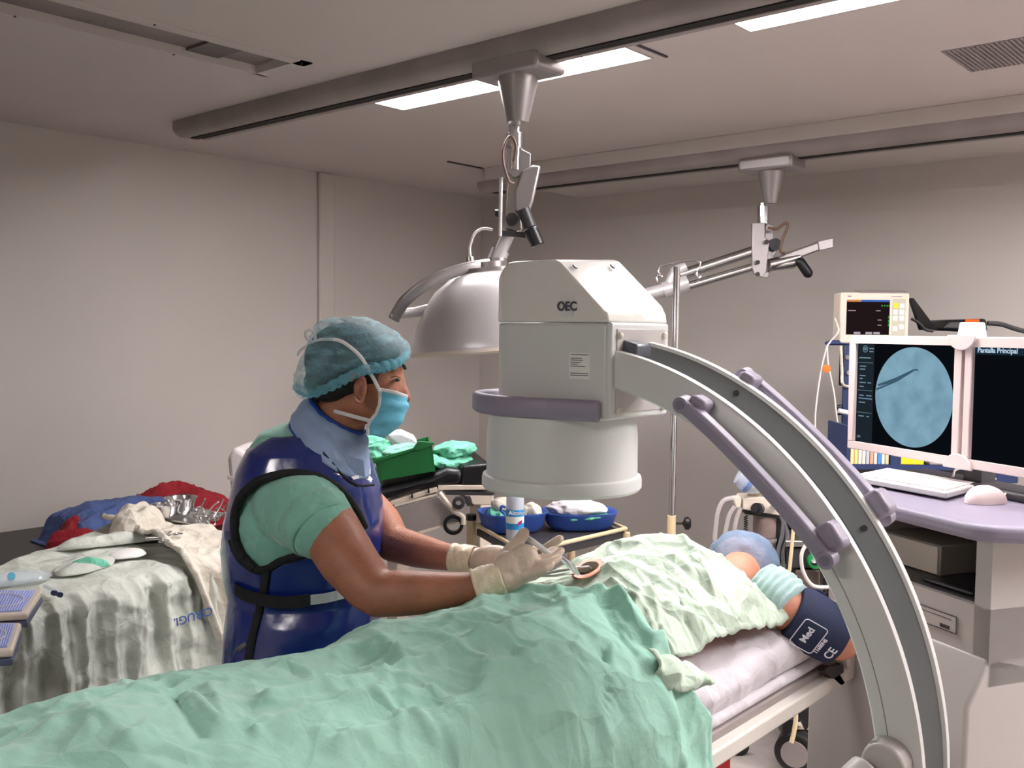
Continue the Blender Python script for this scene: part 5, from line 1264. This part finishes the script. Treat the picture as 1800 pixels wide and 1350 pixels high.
# ---------------------------------------------------------------- IV pole
ID = 3.72
def g(px, py, d=ID): return at(px, py, d)
pb = g(1177, 940); t = thing('iv_pole', 'chrome infusion pole with hooks and black knob beside the c-arm', 'infusion pole', (pb.x, pb.y, 0))
x_, y_ = g(1185, 700).x, g(1185, 700).y
ztop, zm_ = g(1190, 470).z, g(1177, 908).z
MB().cyl((x_, y_, zm_-.02), (x_, y_, ztop), .013).build('upper_pole', 'chrome', t)
MB().cyl((x_, y_, .1), (x_, y_, zm_), .0165).build('lower_pole', 'creamp', t)
pk_ = V(x_, y_, g(1177, 922).z)
kn = MB().lathe([(.005, .0), (.005, .03), (.012, .034), (.024, .040), (.026, .052), (.018, .060), (.001, .062)], pk_+RH*.012, RH, 24).build('knob', 'black', t)
for k in range(5):
    a = k*2*math.pi/5+.8; e = V(x_+.29*math.cos(a), y_+.29*math.sin(a), .075); MB().tube([V(x_, y_, .12), e], [.016, .012]).build('foot', 'creamp', t)
    MB().cyl(e+V(0, 0, -.04)+V(-math.sin(a), math.cos(a), 0)*.014, e+V(0, 0, -.04)-V(-math.sin(a), math.cos(a), 0)*.014, .034).build('caster', 'black', t)
top = V(x_, y_, ztop)
MB().tube([g(1160, 468), g(1190, 461), g(1222, 457)], .005, 8).build('cross_bar', 'chrome', t)
MB().tube(bez([g(1222, 457), g(1230, 460), g(1229, 470), g(1224, 478), g(1228, 488), g(1232, 486)], 6), .005, 8).build('hook', 'chrome', t)
MB().tube(bez([g(1160, 468), g(1157, 476), g(1164, 486), g(1155, 484), g(1155, 494), g(1160, 495)], 6), .004, 8).build('hook', 'chrome', t)
# ---------------------------------------------------------------- anaesthesia machine
AD = 3.95
def g(px, py, d=AD): return at(px, py, d)
ux = (RH*.97+FH*.22).normalized(); uy = UP.cross(ux)
t = am = thing('anaesthesia_machine', 'navy anaesthesia machine with black control tower behind the console', 'anaesthesia machine', (g(1560, 800).x, g(1560, 800).y, 0))
def blk(px0, px1, py0, py1, d, dp, nm, m_, par=None, bev=.006, **k):
    a, b, c = g(px0, py1, d), g(px1, py1, d), g(px0, py0, d)
    return MB().obox(a, (b-a), (FH+RH*((px0-900)/FPX))*dp, UP*(c.z-a.z)).build(nm, m_, par or t, bevel=bev, **k)
blk(1476, 1790, 606, 850, AD, .42, 'cabinet', 'mblue')
blk(1474, 1520, 608, 678, AD-.02, .06, 'ventilator_panel', 'black')
MB().slab([g(1448, 604), g(1462, 598), g(1790, 596), g(1790, 606), g(1455, 607)], FH*.5+RH*.16).build('top_shelf', 'mblue', t, bevel=.008, seg=3)
f = MB()
for x, y in ((1490, 628), (1492, 655), (1497, 655)): f.cyl(g(x, y, AD-.02), g(x, y, AD-.035), .009)
f.build('dial', 'steel', t)
blk(1484, 1497, 628, 642, AD-.02, .01, 'display', mat('lcd_grey', (96, 100, 96)), bev=.001)
MB().tube(bez([g(1478, 608, AD-.03), g(1480, 650, AD-.03), g(1482, 676, AD-.03), g(1500, 680, AD-.03)]), .006, 8).build('front_hose', 'cream', t)
blk(1470, 1480, 712, 730, AD-.03, .03, 'clip', 'black')
MB().cyl(g(1474, 722, AD-.05), g(1492, 726, AD-.05), .010).build('connector', 'tie', t)
# lower body, column, drawers and wheels
blk(1296, 1500, 992, 1012, AD, .4, 'work_shelf', 'steel')
blk(1360, 1500, 870, 1260, AD+.05, .35, 'rear_column', 'black')
blk(1424, 1520, 1180, 1205, AD-.25, .30, 'drawer', 'tealb'); blk(1424, 1520, 1208, 1260, AD-.25, .30, 'drawer', 'tealb', label='larger teal drawer')
blk(1372, 1520, 1262, 1275, AD-.2, .35, 'base_frame', 'mblue')
blk(1372, 1430, 1210, 1262, AD-.15, .3, 'lower_cabinet', 'black')
blk(1376, 1530, 1276, 1283, AD-.27, .04, 'base_rail', 'beige', bev=.002)
wcn = g(1398, 1322, 3.66); wcn.z = .08
wa = (FH*.9+RH*.43).normalized()
wh = MB().lathe([(.050, -.022), (.066, -.020), (.076, -.012), (.076, .012), (.066, .020), (.050, .022)], wcn, wa, 40).build('caster', 'black', t)
MB().lathe([(.001, -.024), (.050, -.024), (.052, -.018), (.052, .018), (.001, .018)], wcn, wa, 32).build('hub', 'rail', wh)
MB().lathe([(.050, -.022), (.066, -.020), (.076, -.012), (.076, .012), (.066, .020), (.050, .022)], wcn+wa*.05, wa, 40).build('caster', 'black', t)
MB().obox(wcn-RH*.05+UP*.06, RH*.05, FH*.06, UP*.07).build('fork', 'black', t, bevel=.008)
MB().tube(bez([g(1396, 1225, 3.62), g(1399, 1260, 3.62), g(1395, 1290, 3.62), g(1391, 1305, 3.62)]), .009, 8).build('hose', 'creamp', t)
MB().slab([g(1400, 1230, 3.63), g(1420, 1232, 3.63), g(1424, 1270, 3.63), g(1417, 1286, 3.63), g(1410, 1272, 3.63)], FH*.03).build('pedal', 'black', t)
# breathing-gas block (absorber)
GD = 3.70
def g(px, py, d=GD): return at(px, py, d)
ab = MB().slab([g(1307, 876), g(1340, 874), g(1380, 884), g(1392, 905), g(1376, 910), g(1306, 896)], FH*.12).build('absorber_block', 'beige', t, bevel=.004)
MB().slab([g(1306, 896), g(1388, 908), g(1388, 914), g(1310, 904)], FH*.1).build('absorber_base', 'black', ab)
MB().cyl(g(1334, 894, GD-.0), g(1330, 894, GD-.05), .022).cyl(g(1328, 894, GD-.03), g(1326, 894, GD-.06), .014).build('valve_knob', 'black', ab)
MB().lathe([(.024, 0), (.029, .01), (.026, .03), (.030, .034), (.028, .045), (.001, .045)], g(1327, 876, GD+.05), UP, 24).build('valve_dome', mat('valve_olive', (150, 140, 116), .3), ab)
MB().cyl(g(1360, 893, GD-.01), g(1358, 893, GD-.03), .012).build('port', 'steel', ab)
MB().slab([g(1289, 876), g(1300, 870), g(1304, 878), g(1302, 892), g(1294, 894)], FH*.03).build('elbow_valve', 'beige', ab, bevel=.004)
for z0, z1 in ((900, 945), (950, 990)):
    c = g(1344, (z0+z1)/2, GD+.05); h_ = (z1-z0)/2*GD/FPX; MB().lathe([(.040, -h_), (.044, -h_*.9), (.044, h_*.9), (.040, h_)], c, UP, 32).build('canister', mat('canister_smoke', (150, 130, 124), .2, alpha=.9), ab)
MB().lathe([(.047, -.006), (.047, .006)], g(1344, 947, GD+.05), UP, 32).build('canister_ring', 'rail', ab)
MB().lathe([(.047, -.004), (.047, .03)], g(1344, 985, GD+.05), UP, 32).build('canister_foot', 'dgrey', ab)
MB().slab([g(1360, 905, GD+.03), g(1372, 905, GD+.03), g(1372, 1010, GD+.03), g(1360, 1010, GD+.03)], FH*.04).build('support', 'black', ab)
coil = [g(1311+3.2*math.sin(k*.95), 906+k*.62, GD-.02+.01*math.cos(k*.95)) for k in range(66)]
MB().tube(coil, .0022, 6).build('coiled_lead', 'black', ab)
for dx in (0, 9): MB().tube(bez([g(1372+dx*.6, 905, GD-.05), g(1384-dx, 940, GD-.06), g(1376-dx, 975, GD-.07), g(1379-dx, 1010, GD-.07)]), .008, 8).build('grey_hose', mat('hose_smoke', (110, 108, 112), .3, alpha=.7), ab)
MB().tube([g(1397, 905, GD-.1), g(1392, 960, GD-.1), g(1386, 1020, GD-.1)], .007, 8).build('cream_hose', 'creamp', ab)
for k, pts in enumerate((((1292, 874), (1272, 880), (1262, 900), (1258, 930), (1256, 950)), ((1292, 890), (1282, 905), (1276, 930), (1272, 950)), ((1302, 892), (1294, 915), (1290, 940), (1286, 955)))):
    MB().tube(bez([g(x, y, GD-.03) for x, y in pts]), .0085, 10).build('clear_hose', mat('hose_clear', (214, 204, 204), .3, alpha=.35), ab)
f = MB().tube(bez([g(1418, 955, GD-.2), g(1409, 975, GD-.2), g(1412, 1005, GD-.2), g(1430, 1030, GD-.2), g(1468, 1032, GD-.2)]), .007, 8); f.build('white_hose', 'cable', t)
blk(1380, 1470, 950, 962, 3.6, .2, 'side_shelf', 'steel')
blk(1382, 1480, 962, 1000, 3.62, .2, 'meter_block', 'dgrey')
MB().lathe([(.028, 0), (.028, .02), (.018, .024), (.018, .01)], g(1431, 985, 3.60), -FH, 24, cap=False).build('valve_ring', 'green2', t)
MB().cyl(g(1431, 985, 3.60), g(1431, 985, 3.585), .010).build('valve_core', 'paper', t)
blk(1396, 1440, 1002, 1070, 3.62, .15, 'gas_bracket', mat('bracket_brown', (92, 80, 72), .5))
blk(1400, 1466, 1008, 1060, 3.75, .05, 'grey_plate', 'white2')
blk(1445, 1452, 965, 1090, 3.58, .02, 'hose_post', 'black')
blk(1440, 1475, 1060, 1180, 3.62, .2, 'lower_column', 'black')
# breathing mask bottle
mk_ = thing('breathing_mask', 'clear plastic breathing mask with blue rim on the gas block', 'mask', g(1318, 850))
ax = (g(1335, 856)-g(1302, 838)).normalized()
MB().lathe([(.001, -.005), (.03, 0), (.042, .02), (.044, .045)], g(1297, 836), ax, 32, cap=False).build('cushion', mat('mask_clear', (200, 208, 226), .15, alpha=.5), mk_)
MB().lathe([(.045, .036), (.047, .040), (.047, .052), (.045, .056)], g(1297, 836), ax, 32, cap=False).build('rim', mat('mask_rim', (96, 130, 196), .3, alpha=.8), mk_)
MB().lathe([(.045, .056), (.036, .08), (.022, .10), (.014, .12)], g(1297, 836), ax, 32, cap=False).build('shell', 'clear', mk_)
# patient monitor
PD = 3.95
def g(px, py, d=PD): return at(px, py, d)
a, b, c, e = g(1475, 602), g(1590, 592, PD-.03), g(1475, 516), g(1590, 518, PD-.03)
t = thing('patient_monitor', 'cream patient monitor with dark screen on top of the anaesthesia machine', 'monitor', a)
px_ = (b-a); px_.z = 0; hgt = c.z-a.z+.0; fw = px_.cross(UP).normalized(); fw = -fw if fw.dot(EYE-a) < 0 else fw
a.z = g(1475, 604).z
hgt = g(1475, 514).z-a.z
MB().obox(a, px_*1.06, -fw*.13, UP*hgt).build('case', 'beige', t, bevel=.008, seg=3)
def mp_(u, v, o=.001): return a+px_*u+UP*hgt*v+fw*o
def rect(f, u0, u1, v0, v1, o, th=.0006): return f.slab([mp_(u0, v0, o), mp_(u1, v0, o), mp_(u1, v1, o), mp_(u0, v1, o)], fw*th)
rect(MB(), .10, .76, .18, .86, .0005).build('screen', emit('vital_screen', (38, 26, 28), .8), t)
rect(MB(), .80, 1.0, .10, .88, .0005).build('key_field', mat('key_field', (176, 172, 156), .5), t)
rect(MB(), .10, .32, .82, .86, .0013).build('status_bar', emit('status_orange', (220, 150, 90), 1), t)
rect(MB(), .32, .76, .82, .86, .0013).build('status_bar', emit('status_blue', (70, 110, 190), 1), t)
f = MB()
for u0, u1, v0 in ((.12, .24, .64), (.55, .62, .64), (.58, .64, .46), (.58, .64, .36)): rect(f, u0, u1, v0, v0+.015, .0013)
f.build('traces', emit('trace_white', (200, 170, 170), .8), t)
f = MB()
for u0 in (.63, .67, .71, .74): rect(f, u0, u0+.02, .73, .76, .0013)
for u0, v0 in ((.74, .5), (.74, .42), (.74, .35)): rect(f, u0, u0+.012, v0, v0+.05, .0013)
f.build('readings', emit('trace_green', (60, 170, 70), .9), t)
f = MB()
for u0 in (.22, .40, .52): rect(f, u0, u0+.10, .19, .235, .0013)
f.build('soft_keys', emit('soft_key', (200, 190, 200), .8), t)
rect(MB(), .81, .89, .70, .80, .0013, .002).build('alarm_key', 'yellow', t)
for u0, v0 in ((.91, .70), (.81, .58), (.91, .58), (.81, .46), (.91, .46), (.81, .26), (.91, .30)): rect(MB(), u0, u0+.07, v0, v0+.09, .0013, .002).build('key', 'paper', t)
rect(MB(), .11, .17, .92, .935, .0013).build('brand_plate', 'ink', t); rect(MB(), .78, .94, .925, .932, .0013).build('model_print', 'ink', t)
MB().slab([a+px_*.3+UP*(hgt-.002), a+px_*1.05+UP*(hgt-.002), a+px_*1.05-fw*.11+UP*(hgt+.012), a+px_*.3-fw*.11+UP*(hgt+.012)], UP*.003).build('top_cover', 'rail', t, bevel=.001)
# leads
MB().tube(bez([g(1468, 560), g(1474, 582, PD-.1), g(1460, 600, PD-.1), g(1452, 615, PD-.1), g(1442, 660, PD-.1), g(1434, 720, PD-.1), g(1433, 760, PD-.1)]), .0032, 8).build('cable', 'cable', None, label='pale sensor lead hanging in a long loop left of the machine', cat='cable')
MB().tube(bez([g(1454, 606, PD-.1), g(1456, 640, PD-.1), g(1466, 690, PD-.1), g(1472, 740, PD-.1), g(1480, 785, PD-.1), g(1496, 830, PD-.1)]), .0032, 8).build('cable', 'cable', None, label='second pale lead running down to the machine\'s side clip', cat='cable')
MB().lathe([(.006, -.004), (.016, -.003), (.016, .003), (.006, .004)], g(1453, 648, PD-.12), FH, 20).build('cable_tag', 'orange', None, label='round orange tag on the hanging leads', cat='tag')
MB().slab([g(1601, 524, PD+.05), g(1606, 524, PD+.05), g(1648, 580, PD+.1), g(1620, 580, PD+.1)], FH*.03).build('cable_bundle', 'black', None, label='thick black lead bundle slanting down behind the patient monitor', cat='cable')
MB().tube(bez([g(1602, 560), g(1615, 568), g(1626, 579), g(1640, 582)]), .006, 8).build('cable', 'black', None, label='thin black lead curling at the foot of the patient monitor', cat='cable')
zz_ = g(1700, 596).z
MB().slab([g(1655, 580, PD+.1), g(1668, 562, PD+.1), g(1735, 560, PD+.1), g(1738, 584, PD+.1)], FH*.2).build('black_case', 'black', None, bevel=.012, label='black instrument case on the machine behind the orange beacon', cat='case')
MB().tube(bez([g(1736, 568, PD+.1), g(1760, 570, PD+.1), g(1785, 578, PD+.1), g(1830, 590, PD+.1)]), .010, 8).build('cable', 'dgrey', None, label='dark grey lead trailing right from the black case', cat='cable')
# shelf of spines seen under the screens
SH = 3.55
def g(px, py, d=SH): return at(px, py, d)
cols = [(228, 206, 150), (224, 196, 120), (216, 206, 196), (222, 208, 190), (170, 176, 190), (206, 150, 120), (200, 196, 190), (70, 130, 190), (206, 196, 190), (190, 186, 150)]
sz = g(1495, 815).z
shf = MB(); a = V(g(1488, 815).x, g(1488, 815).y, sz-.02); 
shf.obox(a, RH*.62, FH*.22, UP*.018).obox(a+UP*.018, RH*.012, FH*.22, UP*.14).obox(a+RH*.16+UP*.018, RH*.05, FH*.22, UP*.14).build('shelf_unit', 'mblue', None, label='dark shelf unit below the left screen holding file spines', cat='shelf')
shf2 = a
# support under the shelf
MB().obox(V(a.x, a.y, 0)+RH*.02+FH*.06, RH*.55, FH*.14, UP*(a.z)).build('shelf_cabinet', 'dgrey', None, label='dark cabinet under the file shelf behind the console', cat='cabinet')
random.seed(2)
for i, c in enumerate(cols):
    w2 = .0125; m_ = mat('file_spine_%d' % i, c, .6)
    o = MB().obox(a+RH*(.014+i*.0142)+UP*.0185, RH*w2, FH*.15, UP*(.088-.004*(i % 3))).build('file_box', m_, None, bevel=.0015, label='%s file spine in the row under the left screen' % ('cream', 'yellow', 'pale grey', 'beige', 'blue-grey', 'salmon', 'light grey', 'bright blue', 'off-white', 'olive')[i], cat='file', group='files under the left screen')
yb_ = MB().obox(V(g(1583, 824).x, g(1583, 824).y, a.z+.0185), RH*.085, FH*.10, UP*.035).build('yellow_box', 'yellow', None, bevel=.003, label='small yellow box on the shelf below the screens', cat='box')
MB().obox(V(g(1580, 824).x, g(1580, 824).y, a.z+.0540), RH*.095, FH*.11, UP*.006).build('box_lid', 'yellow', yb_)
MB().lathe([(.030, 0), (.036, .002), (.036, .012), (.030, .012)], V(g(1604, 798).x, g(1604, 798).y, a.z+.100), -FH, 32, cap=False).build('pressure_gauge', 'dgrey', None, label='round dark gauge above the yellow box', cat='gauge')
gb = MB().obox(V(g(1634, 815).x, g(1634, 815).y, a.z+.0185), RH*.10, FH*.10, UP*.10).build('grey_box', 'rail', None, bevel=.003, label='grey box with a paper label behind the keyboard', cat='box')
pp_ = V(g(1648, 806).x, g(1648, 806).y, a.z+.05)-FH*.006
MB().obox(pp_, RH*.045, FH*.002, UP*.03).build('paper_label', 'paper', gb)
# red bin under the table
t = thing('waste_bin', 'red plastic bin standing under the operating table', 'bin', (-1.14, 1.72, 0))
xr = on(1287, 1330, 'x', -1.03).y
MB().box(-1.15, -1.03, xr-.26, xr, .0, .72).build('bin_body', 'redp', t, bevel=.01)
MB().box(-1.155, -1.025, xr-.265, xr+.006, .70, .725).build('rim', 'redp', t, bevel=.004)
